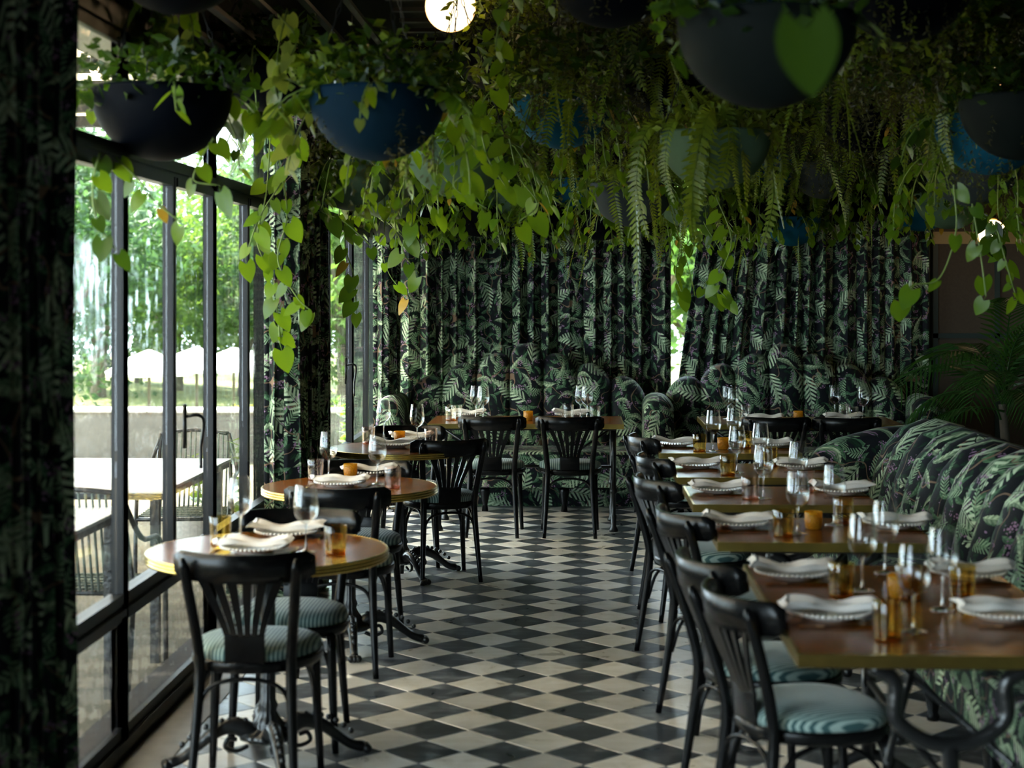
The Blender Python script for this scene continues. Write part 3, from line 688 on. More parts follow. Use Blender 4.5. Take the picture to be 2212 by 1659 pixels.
def rect_table(x0, x1, y0, y1, label, style, group='rectangular brass-edged tables'):
    cx, cy_ = (x0 + x1) / 2, (y0 + y1) / 2; hx, hy = (x1 - x0) / 2, (y1 - y0) / 2
    t = empty('rectangular_table', (cx, cy_, 0), 0, label, 'table', group)
    MB().box(-hx + .009, hx - .009, -hy + .009, hy - .009, ZTB - .034, ZTB - .0005).obj('tabletop', M['wood'], t, smooth=False)
    rect_edge(t, -hx, hx, -hy, hy)
    MB().box(-hx + .05, hx - .05, -hy + .05, hy - .05, ZTB - .048, ZTB - .034).obj('underframe', M['iron'], t, smooth=False)
    if style == 'yoke':                  # curved cast-iron yoke at each end
        for s in (-1, 1):
            y = s * (hy - .09); l = MB(); a = hx - .20
            l.tube(interp([(-a, y, .70), (-a + .06, y, .66), (-a * .70, y, .57), (-a * .36, y, .515), (0, y, .50), (a * .36, y, .515), (a * .70, y, .57), (a - .06, y, .66), (a, y, .70)], 5), .021, 8)
            l.tube([(0, y, .50), (0, y, .14)], .024, 8)
            l.tube(interp([(-.27, y, .015), (-.19, y, .05), (-.08, y, .12), (0, y, .15), (.08, y, .12), (.19, y, .05), (.27, y, .015)], 5), .018, 8)
            for q in (-1, 1): l.sph((q * .27, y, .018), .024, 8, 5)
            l.obj('yoke_leg', M['iron'], t)
        b = MB().tube([(0, -hy + .09, .39), (0, hy - .09, .39)], .012, 6).tube([(-.16, -hy + .09, .45), (.2, hy - .15, .70)], .010, 6).tube([(.16, -hy + .09, .45), (-.2, hy - .15, .70)], .010, 6)
        b.obj('stretcher', M['iron'], t)
    else:
        for sx in (-1, 1):
            l = MB(); x = sx * (hx - .07); n = 2
            for sy in (-1, 1):
                l.lathe([(0, .70), (.02, .70), (.017, .5), (.017, .30), (.026, .29), (.026, .27), (.016, .26), (.015, .12), (.021, .11), (.018, .04), (.032, .015), (.032, 0), (0, 0)], 12, (x, sy * (hy - .10), 0))
            l.tube([(x, -hy + .1, .69), (x, hy - .1, .69)], .013, 6).tube([(x, -hy + .1, .30), (x, hy - .1, .30)], .010, 6)
            l.obj('leg_frame', M['iron'], t)
        b = MB().tube([(-hx + .07, 0, .42), (hx - .07, 0, .42)], .010, 6).tube([(-hx + .08, 0, .69), (-hx + .45, 0, .44)], .008, 6).tube([(hx - .08, 0, .69), (hx - .45, 0, .44)], .008, 6)
        b.obj('stretcher', M['iron'], t)
    return t
TR = []
def xat(px, d): return at(px, 0, d).x
for (pxl, d0, d1, lab, st) in ((1720, 4.07, 5.40, 'long near rectangular table set for four beside the sofa, nearest the camera', 'yoke'),
                               (1549, 5.875, 6.52, 'small rectangular table next behind the long near table', 'yoke'),
                               (1496, 6.92, 7.57, 'small rectangular table, second behind the long near table', 'yoke'),
                               (1461, 7.92, 8.57, 'small rectangular table, third behind the long near table', 'yoke'),
                               (1424, 9.10, 9.75, 'small rectangular table farthest from the camera in the sofa row', 'yoke')):
    x0 = xat(pxl, d0); rect_table(x0, x0 + .80, d0, d1, lab, st)
x0 = xat(922, 11.07); x1 = xat(1348, 11.07); rect_table(x0, x1, 11.07, 11.80, 'long rectangular table in front of the banquette by the windows', 'legs')
x0 = xat(1521, 11.08); rect_table(x0, x0 + 1.36, 11.08, 11.80, 'long rectangular table in front of the banquette by the dark panelled wall', 'legs')
# ------------------------------------------------------------------ tableware
def proto_plate():
    t = empty('plate')
    MB().lathe([(0, .006), (.055, .004), (.060, 0), (.066, 0), (.068, .004), (.104, .016), (.114, .019), (.115, .021), (.104, .0195), (.070, .009), (0, .009)], 48).obj('dish', M['cream_plate'], t)
    b = MB()
    for k in range(46): a = 2 * pi * k / 46; b.sph((.1165 * cos(a), .1165 * sin(a), .0225), .0058, 6, 4)
    o = b.obj('beaded_rim', M['cream_plate'], t); return t
def proto_napkin(seed, hgt=.034):
    rnd = random.Random(seed); nx, ny = 22, 12; V = []; 
    def H(x, y, L):
        u = x / .12; b = .0235 + .006 * abs(u) ** 2 * 1.6 + L
        return b + hgt * (.25 * sin(u * 4.3 + seed + L * 80) * (1 - .3 * abs(u)) + .18 * sin(y * 60 + u * 5 + seed)) * .8 + .004
    lay = []
    for L in (0, .007, .014):
        sx = .136 - L * 1.2; sy = .062 - L * .5
        for i in range(nx + 1):
            for j in range(ny + 1):
                u = -1 + 2 * i / nx; v = -1 + 2 * j / ny
                x = u * sx * (1 + .05 * sin(v * 3 + seed)); y = v * sy * (1 + .10 * sin(u * 3 + seed + L * 100)) + .006 * sin(u * 4 + seed)
                z = max(.024, H(x, y, L)); V.append((x, y, z))
    n1 = (nx + 1) * (ny + 1); Fc = []
    for l in range(3):
        Fc += [(l * n1 + i * (ny + 1) + j, l * n1 + (i + 1) * (ny + 1) + j, l * n1 + (i + 1) * (ny + 1) + j + 1, l * n1 + i * (ny + 1) + j + 1) for i in range(nx) for j in range(ny)]
    # fold edges joining the layers along one long side
    for l in range(2):
        Fc += [(l * n1 + i * (ny + 1), l * n1 + (i + 1) * (ny + 1), (l + 1) * n1 + (i + 1) * (ny + 1), (l + 1) * n1 + i * (ny + 1)) for i in range(nx)]
        Fc += [(l * n1 + j, l * n1 + j + 1, (l + 1) * n1 + j + 1, (l + 1) * n1 + j) for j in range(ny)]
        Fc += [(l * n1 + nx * (ny + 1) + j, l * n1 + nx * (ny + 1) + j + 1, (l + 1) * n1 + nx * (ny + 1) + j + 1, (l + 1) * n1 + nx * (ny + 1) + j) for j in range(ny)]
    me = mk('napkin', V, Fc); me.materials.append(M['linen']); return me
def wine_mesh():
    t = empty('wine_glass')
    MB().lathe([(.0346, .235), (.0350, .2355), (.0354, .235), (.0398, .20), (.0440, .165), (.0445, .150), (.0400, .128), (.0290, .112), (.0150, .102), (.0060, .096), (.001, .098), (.0135, .1045), (.0275, .1145), (.0388, .130), (.0433, .150), (.0428, .165), (.0388, .20), (.0346, .235)], 28).obj('bowl', M['wine_glass'], t)
    MB().lathe([(.0055, .097), (.0036, .08), (.0034, .04), (.0042, .014), (.010, .006), (.024, .003), (.0365, .0018), (.0368, .001), (.0365, 0), (0, 0)], 24).obj('stem', M['wine_stem'], t)
    return t
def tumbler_mesh(kind):
    t = empty('tumbler'); 
    MB().lathe([(.0378, .097), (.0387, .0985), (.0396, .097), (.0385, .06), (.0365, .012), (.0355, 0), (.034, .001), (.0350, .014), (.0370, .06), (.0378, .097)], 28).obj('cup', M['tumbler_' + kind], t)
    MB().lathe([(0, .001), (.0345, .001), (.0352, .010), (0, .011)], 24).obj('thick_base', M['base_rose' if kind == 'rose' else 'base_amber'], t)
    return t
def votive_mesh():
    t = empty('votive_holder'); MB().lathe([(0, 0), (.026, 0), (.030, .004), (.0335, .03), (.034, .066), (.0325, .066), (.031, .03), (.027, .01), (0, .008)], 24).obj('cup', M['votive'], t)
    MB().lathe([(0, .01), (.02, .01), (.02, .03), (0, .03)], 12).obj('candle', M['cream_plate'], t); return t
def knife_mesh():
    m = MB(); m.tube([(0, -.10, .0045), (0, -.02, .0045), (0, .0, .0035)], [.0045, .0040, .003], 8)
    m.add([(-.004, 0, .002), (.007, .005, .002), (.008, .08, .002), (.0, .105, .002), (-.004, .09, .002), (-.004, 0, .0045), (.007, .005, .003), (.008, .08, .003), (0, .105, .003), (-.004, .09, .0045)],
          [(4, 3, 2, 1, 0), (5, 6, 7, 8, 9), (0, 1, 6, 5), (1, 2, 7, 6), (2, 3, 8, 7), (3, 4, 9, 8), (4, 0, 5, 9)])
    me = m.mesh('knife', False); me.materials.append(M['gold']); return me
def fork_mesh():
    m = MB(); m.tube([(0, -.10, .0045), (0, -.02, .0045), (0, .035, .003)], [.0045, .0035, .003], 8); m.box(-.011, .011, .03, .055, .0025, .0045)
    for q in (-.0095, -.0032, .0032, .0095): m.box(q - .0014, q + .0014, .055, .10, .003, .0045)
    me = m.mesh('fork', False); me.materials.append(M['gold']); return me
PP = {'plate': proto_plate(), 'wine': wine_mesh(), 'ta': tumbler_mesh('amber'), 'tr': tumbler_mesh('rose'), 'tc': tumbler_mesh('clear'), 'v': votive_mesh()}
for k, o in PP.items(): KIDS[o.name] = list(o.children)
used = {}
def put(kind, px, py, label, cat, group, rz=0, z=ZTB):
    p = onz(px, py, z); p.z = z + .0003
    o = PP[kind] if kind not in used else dup(PP[kind]); used[kind] = 1
    o.location = p; o.rotation_euler = (0, 0, rz); tag(o, label, cat, group); return o
NAP = [proto_napkin(s) for s in (1, 2.3, 4.1)]; KN, FK = knife_mesh(), fork_mesh(); cnt = [0]
def place(table, who, plate, rz=0, wine=None, tum=None, tk='ta', cutlery=True):
    """table = words naming the table, who = words naming the place at it"""
    cnt[0] += 1; q = put('plate', plate[0], plate[1], 'beaded cream plate at %s, %s' % (who, table), 'plate', 'beaded plates set on the tables', rz)
    n = link('napkin', NAP[cnt[0] % 3], None, None, q.location + Vector((0, 0, .0015)), (0, 0, random.uniform(-.10, .10)))
    tag(n, 'cream linen napkin at %s, %s' % (who, table), 'napkin', 'folded linen napkins')
    if cutlery:
        m = Matrix.Rotation(rz, 3, 'Z')
        for me, nm, dx, dr in ((KN, 'knife', 0.0, 0), (FK, 'fork', .0, 0)):
            off = m @ Vector(((.135 if nm == 'knife' else -.140), 0, 0))
            o = link(nm, me, None, None, q.location + off, (0, 0, rz)); tag(o, 'gold %s at %s of %s' % (nm, who, table), nm, 'gold cutlery')
    if wine: put('wine', wine[0], wine[1], 'wine glass at %s, %s' % (who, table), 'wine glass', 'wine glasses set on the tables')
    if tum: put(tk, tum[0], tum[1], '%s tumbler at %s, %s' % ({'ta': 'amber-tinted glass', 'tr': 'rose-tinted glass', 'tc': 'clear glass'}[tk], who, table), 'tumbler', 'tinted tumblers set on the tables')
def vot(table, px, py): put('v', px, py, 'amber dimpled votive holder in the middle of the %s' % table, 'candle holder', 'amber votive holders')
a, b, c = 'nearest round table', 'middle round table', 'farthest round table'
place(a, 'the near side', (550, 1192), 0, (661, 1192), (725, 1196)); place(a, 'the far side', (620, 1158), 0, (519, 1172), (476, 1174))
place(b, 'the near side', (734, 1050), 0, (815, 1046), (848, 1054), 'tr'); place(b, 'the far side', (797, 1026), 0, (710, 1037), (682, 1036), 'tr'); vot(b, 757, 1031)
place(c, 'the near side', (850, 966), .1, (901, 958), (931, 962), 'tr', False); place(c, 'the far side', (888, 950), 0, (829, 946), (796, 958), 'tr', False); vot(c, 863, 955)
a = 'long near table'
place(a, 'the front aisle place', (1790, 1334), pi / 2, (1974, 1365), (1918, 1380)); place(a, 'the rear aisle place', (1712, 1247), pi / 2, (1863, 1276), (1817, 1286))
place(a, 'the front sofa-side place', (2165, 1334), pi / 2, (2036, 1317), None); place(a, 'the rear sofa-side place', (2092, 1247), pi / 2, (1912, 1238), (2078, 1293))
vot(a, 1942, 1290); put('ta', 1962, 1292, 'amber-tinted glass tumbler behind the nearest wine glass of the long near table', 'tumbler', 'tinted tumblers set on the tables')
a = 'first small table of the sofa row'
place(a, 'the aisle place', (1594, 1138), pi / 2, (1723, 1153), (1692, 1158)); place(a, 'the sofa-side place', (1932, 1138), pi / 2, (1802, 1134), (1822, 1130)); vot(a, 1757, 1142)
a = 'second small table of the sofa row'
place(a, 'the aisle place', (1552, 1063), pi / 2, (1649, 1077), (1621, 1078), 'tr'); place(a, 'the sofa-side place', (1818, 1066), pi / 2, (1724, 1066), (1741, 1062), 'tr')
a = 'third small table of the sofa row'
place(a, 'the aisle place', (1503, 1010), pi / 2, (1592, 1021), (1572, 1026)); place(a, 'the sofa-side place', (1728, 1012), pi / 2, (1643, 1013), (1664, 1006))
a = 'farthest small table of the sofa row'
place(a, 'the aisle place', (1458, 964), pi / 2, (1541, 975), (1511, 975)); place(a, 'the sofa-side place', (1660, 966), pi / 2, (1585, 969), (1609, 968)); vot(a, 1562, 970)
a = 'table before the window banquette'
place(a, 'the window end', (1010, 899), 0, (1028, 904), (986, 905), 'tc', False); place(a, 'the sofa end', (1234, 900), 0, (1254, 903), (1228, 904), 'tc', False); vot(a, 1141, 908)
put('wine', 1044, 906, 'second clear wine glass, at the window end, %s' % a, 'wine glass', 'wine glasses set on the tables'); put('wine', 1268, 905, 'second clear wine glass, at the sofa end, %s' % a, 'wine glass', 'wine glasses set on the tables')
put('tc', 974, 908, 'second clear glass tumbler, at the window end, %s' % a, 'tumbler', 'tinted tumblers set on the tables'); put('tc', 1285, 907, 'second clear glass tumbler, at the sofa end, %s' % a, 'tumbler', 'tinted tumblers set on the tables')
a = 'table before the panelled-wall banquette'
place(a, 'the window end', (1650, 910), 0, (1572, 905), (1610, 905), 'tc', False); place(a, 'the sofa end', (1820, 908), 0, (1803, 903), (1822, 903), 'tc', False); vot(a, 1724, 908)
put('wine', 1583, 909, 'second clear wine glass, at the window end, %s' % a, 'wine glass', 'wine glasses set on the tables'); put('wine', 1864, 907, 'second clear wine glass, at the sofa end, %s' % a, 'wine glass', 'wine glasses set on the tables')
put('tc', 1842, 909, 'second clear glass tumbler, at the sofa end, %s' % a, 'tumbler', 'tinted tumblers set on the tables')
# ------------------------------------------------------------------ outdoors
g = MB().box(-30, XW - .14, -4, 17.5, -.2, -.05).box(XW - .14, 12, YB + .14, 17.5, -.2, -.05)
o = g.obj('patio_ground', M['gravel'], None, smooth=False); tag(o, None, None, None, 'structure')
lawn = MB(); V = []; nx, ny = 40, 30
for i in range(nx + 1):
    for j in range(ny + 1):
        x = -40 + 70 * i / nx; y = 17.3 + 34 * j / ny; V.append((x, y, -.42 + .10 * sin(x * .4) + .12 * sin(y * .3 + x * .2)))
me = mk('lawn', V, [(i * (ny + 1) + j, (i + 1) * (ny + 1) + j, (i + 1) * (ny + 1) + j + 1, i * (ny + 1) + j + 1) for i in range(nx) for j in range(ny)])
tag(link('lawn', me, None, simple('dry_lawn', (.16, .17, .07), .9, 0, .1, 1.5, .35)), None, None, None, 'structure')
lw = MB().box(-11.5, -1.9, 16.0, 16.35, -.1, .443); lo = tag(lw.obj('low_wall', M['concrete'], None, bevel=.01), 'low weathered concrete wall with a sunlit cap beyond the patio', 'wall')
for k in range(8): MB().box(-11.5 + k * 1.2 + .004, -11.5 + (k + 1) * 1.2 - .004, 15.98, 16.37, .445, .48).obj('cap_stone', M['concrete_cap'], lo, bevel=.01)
def leaf_quad(V, Fc, c, s, rnd, asp=.5, down=0.0):
    d = Vector((rnd.gauss(0, 1), rnd.gauss(0, 1), rnd.gauss(0, .7) - down)).normalized(); a = Vector((rnd.gauss(0, 1), rnd.gauss(0, 1), rnd.gauss(0, 1)))
    sd = d.cross(a); sd = sd.normalized() if sd.length > 1e-4 else Vector((1, 0, 0)); nn = d.cross(sd); b = len(V)
    V += [c, c + d * s * .5 + sd * s * asp * .5 + nn * s * .08, c + d * s, c + d * s * .5 - sd * s * asp * .5 + nn * s * .08]; Fc.append((b, b + 1, b + 2, b + 3))
def crown_mesh(name, seed, n, rx, rz, z0, s, clumps=16):
    rnd = random.Random(seed); cs = []
    for _ in range(clumps):
        a = rnd.uniform(0, 2 * pi); ph = rnd.uniform(-1, 1); q = sqrt(1 - ph * ph) * rnd.uniform(.3, .8)
        cs.append((Vector((rx * q * cos(a), rx * q * sin(a), z0 + rz * (1 + ph * .75))), rnd.uniform(.28, .5) * rx))
    V = []; Fc = []
    for _ in range(n):
        c, r = rnd.choice(cs); d = Vector((rnd.gauss(0, 1), rnd.gauss(0, 1), rnd.gauss(0, 1))).normalized() * r * rnd.uniform(.5, 1.05)
        leaf_quad(V, Fc, c + d, s * rnd.uniform(.6, 1.3), rnd)
    return mk(name, V, Fc, False)
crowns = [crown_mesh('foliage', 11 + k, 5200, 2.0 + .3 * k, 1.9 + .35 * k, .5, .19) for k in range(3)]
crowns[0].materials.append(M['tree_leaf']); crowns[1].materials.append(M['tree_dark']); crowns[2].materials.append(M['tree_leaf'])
def trunk_mesh():
    m = MB(); m.tube(interp([(0, 0, -.3), (.05, 0, .6), (-.05, .05, 1.4), (.05, 0, 2.4)], 4), [.16, .15, .15, .14, .13, .13, .12, .11, .10, .09, .08, .07, .06], 8)
    for a in range(5): m.tube([(0, 0, .9 + .2 * a), (.5 * cos(a * 1.3), .5 * sin(a * 1.3), 1.5 + .25 * a), (1.1 * cos(a * 1.3), 1.1 * sin(a * 1.3), 2.1 + .3 * a)], [.06, .04, .02], 6)
    me = m.mesh('trunk'); me.materials.append(M['trunk']); return me
trk = trunk_mesh(); rnd = random.Random(5)
TL = ['pale green sun-tinted tree beyond the low wall', 'dark green shade-tinted tree beyond the low wall', 'tall bright green tree beyond the low wall']
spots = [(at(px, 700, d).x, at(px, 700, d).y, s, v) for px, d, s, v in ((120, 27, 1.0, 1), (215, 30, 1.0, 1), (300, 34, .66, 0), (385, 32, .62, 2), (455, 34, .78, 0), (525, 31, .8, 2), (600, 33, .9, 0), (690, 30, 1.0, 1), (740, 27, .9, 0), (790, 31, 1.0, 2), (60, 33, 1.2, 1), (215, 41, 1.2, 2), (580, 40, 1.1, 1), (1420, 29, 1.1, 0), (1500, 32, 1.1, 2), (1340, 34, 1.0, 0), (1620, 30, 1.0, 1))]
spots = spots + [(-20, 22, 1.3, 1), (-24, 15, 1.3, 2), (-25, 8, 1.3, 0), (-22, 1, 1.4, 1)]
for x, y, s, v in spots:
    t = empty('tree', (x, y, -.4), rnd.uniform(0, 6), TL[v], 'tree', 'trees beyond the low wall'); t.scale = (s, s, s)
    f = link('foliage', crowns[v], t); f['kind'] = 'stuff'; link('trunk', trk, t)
def bush(px, d, r, mat, name, lab, seed, n=1100, z=-.35, s=.09):
    p = at(px, 700, d); me = crown_mesh('foliage', seed, n, r, r * .55, 0.0, s, 9); me.materials.append(mat)
    t = empty(name, (p.x, p.y, z), 0, lab, 'shrub', 'shrubs beyond the patio'); f = link('foliage', me, t); f['kind'] = 'stuff'
    MB().tube([(0, 0, -.1), (0, .02, r * .6)], .03, 6).obj('stem', M['trunk'], t)
bush(505, 17.2, .55, M['yellow_bush'], 'flowering_shrub', 'bright yellow flowering shrub just behind the low wall near the pillar curtain', 31)
bush(560, 18.0, .65, M['yellow_bush'], 'flowering_shrub', 'bright yellow flowering shrub beside the pillar curtain, taller than its neighbour', 32)
bush(330, 18.5, .38, M['yellow_bush'], 'flowering_shrub', 'low pale yellow flowering shrub behind the wall in the narrow pane', 33, 500)
bush(425, 17.4, .40, M['tree_leaf'], 'garden_shrub', 'low green shrub behind the wall beside the window handle', 34, 700)
bush(730, 18, .6, M['tree_leaf'], 'garden_shrub', 'green shrub behind the wall seen through the far window bay', 35)
for px, d, z, s, lab in ((322, 20, .70, .9, 'white canvas parasol beyond the wall in the narrow window pane'), (425, 21, .70, 1.0, 'white canvas parasol beyond the wall behind the window handle'), (505, 22, .66, .9, 'white canvas parasol beyond the wall above the yellow shrubs')):
    p = at(px, 700, d); t = empty('parasol', (p.x, p.y, -.4), 0, lab, 'parasol', 'white parasols beyond the wall')
    m = MB(); m.lathe([(.02, .34), (.30, .24), (.62, .06), (.60, .02), (.3, .18), (.02, .28)], 8, (0, 0, z + .3)); c = m.obj('canopy', M['canvas'], t, smooth=False); c.scale = (s, s, 1)
    MB().tube([(0, 0, 0), (0, 0, z + .62)], .02, 6).obj('pole', M['trunk'], t)
# young leafy stems near the glass
def stem_plant(px, py, d, h, lab, seed, n=14, s=.10):
    p = at(px, py, d); rnd = random.Random(seed); t = empty('leafy_plant', (p.x, p.y, -.05), 0, lab, 'plant', 'young plants on the patio')
    V = []; Fc = []
    m = MB(); m.lathe([(0, 0), (.13, 0), (.17, .28), (.18, .30), (.15, .30), (.14, .26), (0, .26)], 16).obj('pot', M['concrete_cap'], t)
    st = MB().tube([(0, 0, .25), (.02, 0, .25 + h * .5), (0, .02, .25 + h)], [.008, .007, .003], 6); st.obj('stem', M['stem'], t)
    for i in range(n):
        a = i * 2.4; z = .32 + h * i / n
        l = link('leaf', HEART[i % 3], t, None); d_ = Vector((cos(a), sin(a), .5)); l.matrix_basis = orient(Vector((0, 0, z)), d_, Vector((-.4 * cos(a), -.4 * sin(a), 1)), s * rnd.uniform(.8, 1.2))
# outdoor tables and woven chairs
def patio_table(x0, x1, y0, y1, lab):
    t = empty('patio_table', ((x0 + x1) / 2, (y0 + y1) / 2, -.05), 0, lab, 'table', 'white patio tables'); hx, hy = (x1 - x0) / 2, (y1 - y0) / 2
    MB().box(-hx, hx, -hy, hy, .785, .80).obj('tabletop', M['white_top'], t, bevel=.004)
    MB().box(-hx + .01, hx - .01, -hy + .01, hy - .01, .755, .784).obj('frame', M['iron'], t, smooth=False)
    for sx in (-1, 1):
        for sy in (-1, 1): MB().box(sx * (hx - .06) - .02, sx * (hx - .06) + .02, sy * (hy - .06) - .02, sy * (hy - .06) + .02, 0, .755).obj('leg', M['iron'], t, smooth=False)
patio_table(-3.3, -1.88, 7.30, 8.72, 'white square patio table outside the second window bay'); patio_table(-3.2, -1.90, 5.72, 6.76, 'white patio table outside the nearest window bay')
def rope_chair(x, y, rz, lab):
    t = empty('rope_chair', (x, y, -.05), rz, lab, 'chair', 'woven rope chairs on the patio'); m = MB()
    for s in (-1, 1):
        m.tube(interp([(s * .26, .22, 0), (s * .26, .20, .42), (s * .27, .05, .62), (s * .26, -.2, .66), (s * .20, -.30, .86)], 5), .012, 8); m.tube([(s * .22, -.26, 0), (s * .23, -.2, .42), (s * .20, -.30, .86)], .012, 8)
    m.tube(interp([(-.20, -.30, .86), (0, -.34, .88), (.20, -.30, .86)], 6), .012, 8).tube([(-.26, .2, .42), (.26, .2, .42)], .012, 8).tube([(-.23, -.2, .42), (.23, -.2, .42)], .012, 8).tube([(-.26, .2, .42), (-.23, -.2, .42)], .012, 8).tube([(.26, .2, .42), (.23, -.2, .42)], .012, 8)
    m.obj('frame', M['iron'], t)
    r = MB()
    for i in range(15):
        u = -.19 + .38 * i / 14; r.tube([(u, -.21, .43), (u * 1.02, -.30 - .03 * (1 - abs(u) / .2), .87)], .006, 5)
    for i in range(15):
        u = -.23 + .46 * i / 14; r.tube([(u * 1.05, .19, .43), (u, -.2, .43)], .006, 5)
    for i in range(6): r.tube([(-.25, .17 - i * .07, .435), (.25, .17 - i * .07, .435)], .006, 5)
    o = r.obj('rope_weave', M['rope'], t); o['kind'] = 'stuff'
rope_chair(-2.25, 9.25, R(185), 'woven rope chair beyond the square patio table, its back behind the window handle')
rope_chair(-2.12, 7.02, R(0), 'woven rope chair outside between the two white patio tables'); rope_chair(-2.10, 5.30, R(10), 'woven rope chair in front of the nearest patio table')
# pergola awning
pg = empty('pergola_awning', (-4.6, 10, 0), 0, 'pale slatted pergola awning over the patio outside the windows', 'awning')
for k in range(11):
    y = -4.6 + k * 1.0 - 3.4
    MB().box(-2.9, 2.80, y + .04, y + .985, 3.00 + .02 * (k % 3), 3.012 + .02 * (k % 3)).obj('panel', M['awning'], pg, smooth=False)
    MB().box(-2.95, 2.80, y - .03, y + .05, 2.90, 2.98).obj('batten', M['slat'], pg, smooth=False)
for x in (-2.8, 2.45):
    MB().box(x - .04, x + .04, -8, 6, 2.80, 2.90).obj('beam', M['slat'], pg, smooth=False)
for y in (-7.8, -1.5, 5.8): MB().box(-2.84, -2.76, y - .04, y + .04, -.05, 2.80).obj('post', M['slat'], pg, smooth=False)
struct('trim_20', MB().box(XW - .45, XW - .14, -1.3, YB + .1, 2.66, 2.80), M['fascia'])
sl = empty('string_light', (0, 0, 0), 0, 'string light with round bulbs slung under the pergola awning', 'light'); m = MB(); pts = []
p0 = at(170, 105, 8.6); p1 = at(300, 88, 8.9)
for i in range(9): f = i / 8; q = p0.lerp(p1, f); q.z -= .06 * sin(pi * f); pts.append(q)
m.tube(pts, .008, 6).obj('cable', M['iron'], sl)
for f in (2, 6):
    q = pts[f]; MB().lathe([(0, 0), (.02, 0), (.024, -.05), (0, -.052)], 10, q).obj('socket', M['iron'], sl); MB().sph(q + Vector((0, 0, -.075)), .028, 12, 8).obj('bulb', M['bulb'], sl)
# ------------------------------------------------------------------ hanging plants
def heart_mesh(name, w_=.46, curl=.10, notch=.16, mat='leaf', pet=.35, point=1.0):
    V = []; rows = 8
    for i in range(rows + 1):
        t = i / rows; w = w_ * sin(pi * min(1, (t * .93 + .07)) ** .62) ** .85 if i < rows else .0
        if point > 1: w *= (1 - t) ** (point - 1) * 1.25
        back = notch * (1 - t) ** 3
        for u in (-1, -.5, 0, .5, 1):
            x = t - back * abs(u) * 1.5 + .0; y = u * w
            z = .12 * abs(y) ** 1.0 * 1.1 - curl * t * t - .10 * u * u * t * w
            V.append((x, y, z))
    Fc = [(i * 5 + j, (i + 1) * 5 + j, (i + 1) * 5 + j + 1, i * 5 + j + 1) for i in range(rows) for j in range(4)]
    m = MB().add(V, Fc); 
    if pet: m.tube([(-pet, 0, .10), (-pet * .5, 0, .04), (.0, 0, 0)], .013, 4, False)
    me = m.mesh(name); me.materials.append(M[mat]); return me
def orient(loc, d, n, s):
    d = d.normalized(); y = n.cross(d); y = y.normalized() if y.length > 1e-5 else Vector((1, 0, 0)); z = d.cross(y)
    m = Matrix((d, y, z)).transposed().to_4x4(); return Matrix.Translation(loc) @ m @ Matrix.Scale(s, 4)
HEART = [heart_mesh('leaf', .46, .10), heart_mesh('leaf', .42, .22, .2), heart_mesh('leaf', .36, -.05, .12)]
LIME = [heart_mesh('leaf', .36, .10, .08, 'leaf_lime', .3), heart_mesh('leaf', .30, .2, .05, 'leaf_lime', .3)]
DARK = [heart_mesh('leaf', .46, .05, .2, 'leaf_dark'), heart_mesh('leaf', .40, .2, .15, 'leaf_dark')]
AMB = [heart_mesh('leaf', .30, .2, .10, 'leaf_amber')]
RHOM = [heart_mesh('leaf', .34, .15, .02, 'leaf', .2, 1.15), heart_mesh('leaf', .30, .05, .02, 'leaf', .2, 1.2)]
KIND = {'heart': HEART * 9 + AMB, 'lime': LIME * 3 + HEART, 'dark': DARK * 2 + HEART, 'rhomb': RHOM * 7 + AMB, 'amber': AMB * 2 + RHOM, 'ivy': HEART + LIME}
def frond_mesh(L, seed, npair=26, ll=.040, mat='fern', droop=1.0):
    rnd = random.Random(seed); V = []; Fc = []; P = []
    for i in range(npair + 1):
        f = i / npair; P.append(Vector((.13 * L / .5 * (1 - (1 - f) ** 2.2) + .05 * sin(f * 3 + seed), .03 * sin(f * 4 + seed * 2), .04 * sin(pi * min(1, f * 2.2)) - L * .95 * f ** 1.25 * droop)))
    m = MB().tube(P, [.0022] * len(P), 4, False); V = []; Fc = []
    for i in range(1, npair):
        f = i / npair; d = (P[i + 1] - P[i - 1]).normalized(); sd = d.cross(Vector((1, .3, .2)));  sd = sd.normalized(); l = ll * (sin(pi * f ** .6) ** .7 + .12) * rnd.uniform(.85, 1.1)
        for q in (-1, 1):
            b = len(V); e = (sd * q + d * .35).normalized(); w = d * ll * .16; dn = Vector((.25, 0, -.18)) * l
            V += [P[i] - w, P[i] + e * l * .55 - w * 1.1 + dn * .3, P[i] + e * l + dn, P[i] + e * l * .5 + w * .9 + dn * .3, P[i] + w * .9]; Fc.append((b, b + 1, b + 2, b + 3, b + 4))
    m.add(V, Fc); me = m.mesh('frond', False); me.materials.append(M[mat]); return me
FROND = [frond_mesh(.42, 1), frond_mesh(.55, 2, 32), frond_mesh(.34, 3, 22), frond_mesh(.65, 4, 38, .036)]
def moss_mesh(seed, n=26, L=.5, R_=.24, mat='moss'):
    rnd = random.Random(seed); V = []; Fc = []; m = MB()
    for k in range(n):
        a = rnd.uniform(0, 2 * pi); r = R_ * rnd.uniform(.5, 1.05); l = L * rnd.uniform(.4, 1); x, y = r * cos(a), r * sin(a); z = .05; st = 26
        for i in range(int(l / .018)):
            z -= .018 * rnd.uniform(.6, 1.2); x += rnd.gauss(0, .004) + .002 * cos(a); y += rnd.gauss(0, .004) + .002 * sin(a)
            for _ in range(2): leaf_quad(V, Fc, Vector((x, y, z)), rnd.uniform(.014, .030), rnd, .28, .9)
    me = mk('foliage', V, Fc, False); me.materials.append(M[mat]); return me
MOSS = [moss_mesh(41), moss_mesh(42, 30, .38, .28), moss_mesh(43, 22, .62, .20)]
MOSSG = [moss_mesh(44, 26, .40, .26, 'fern')]
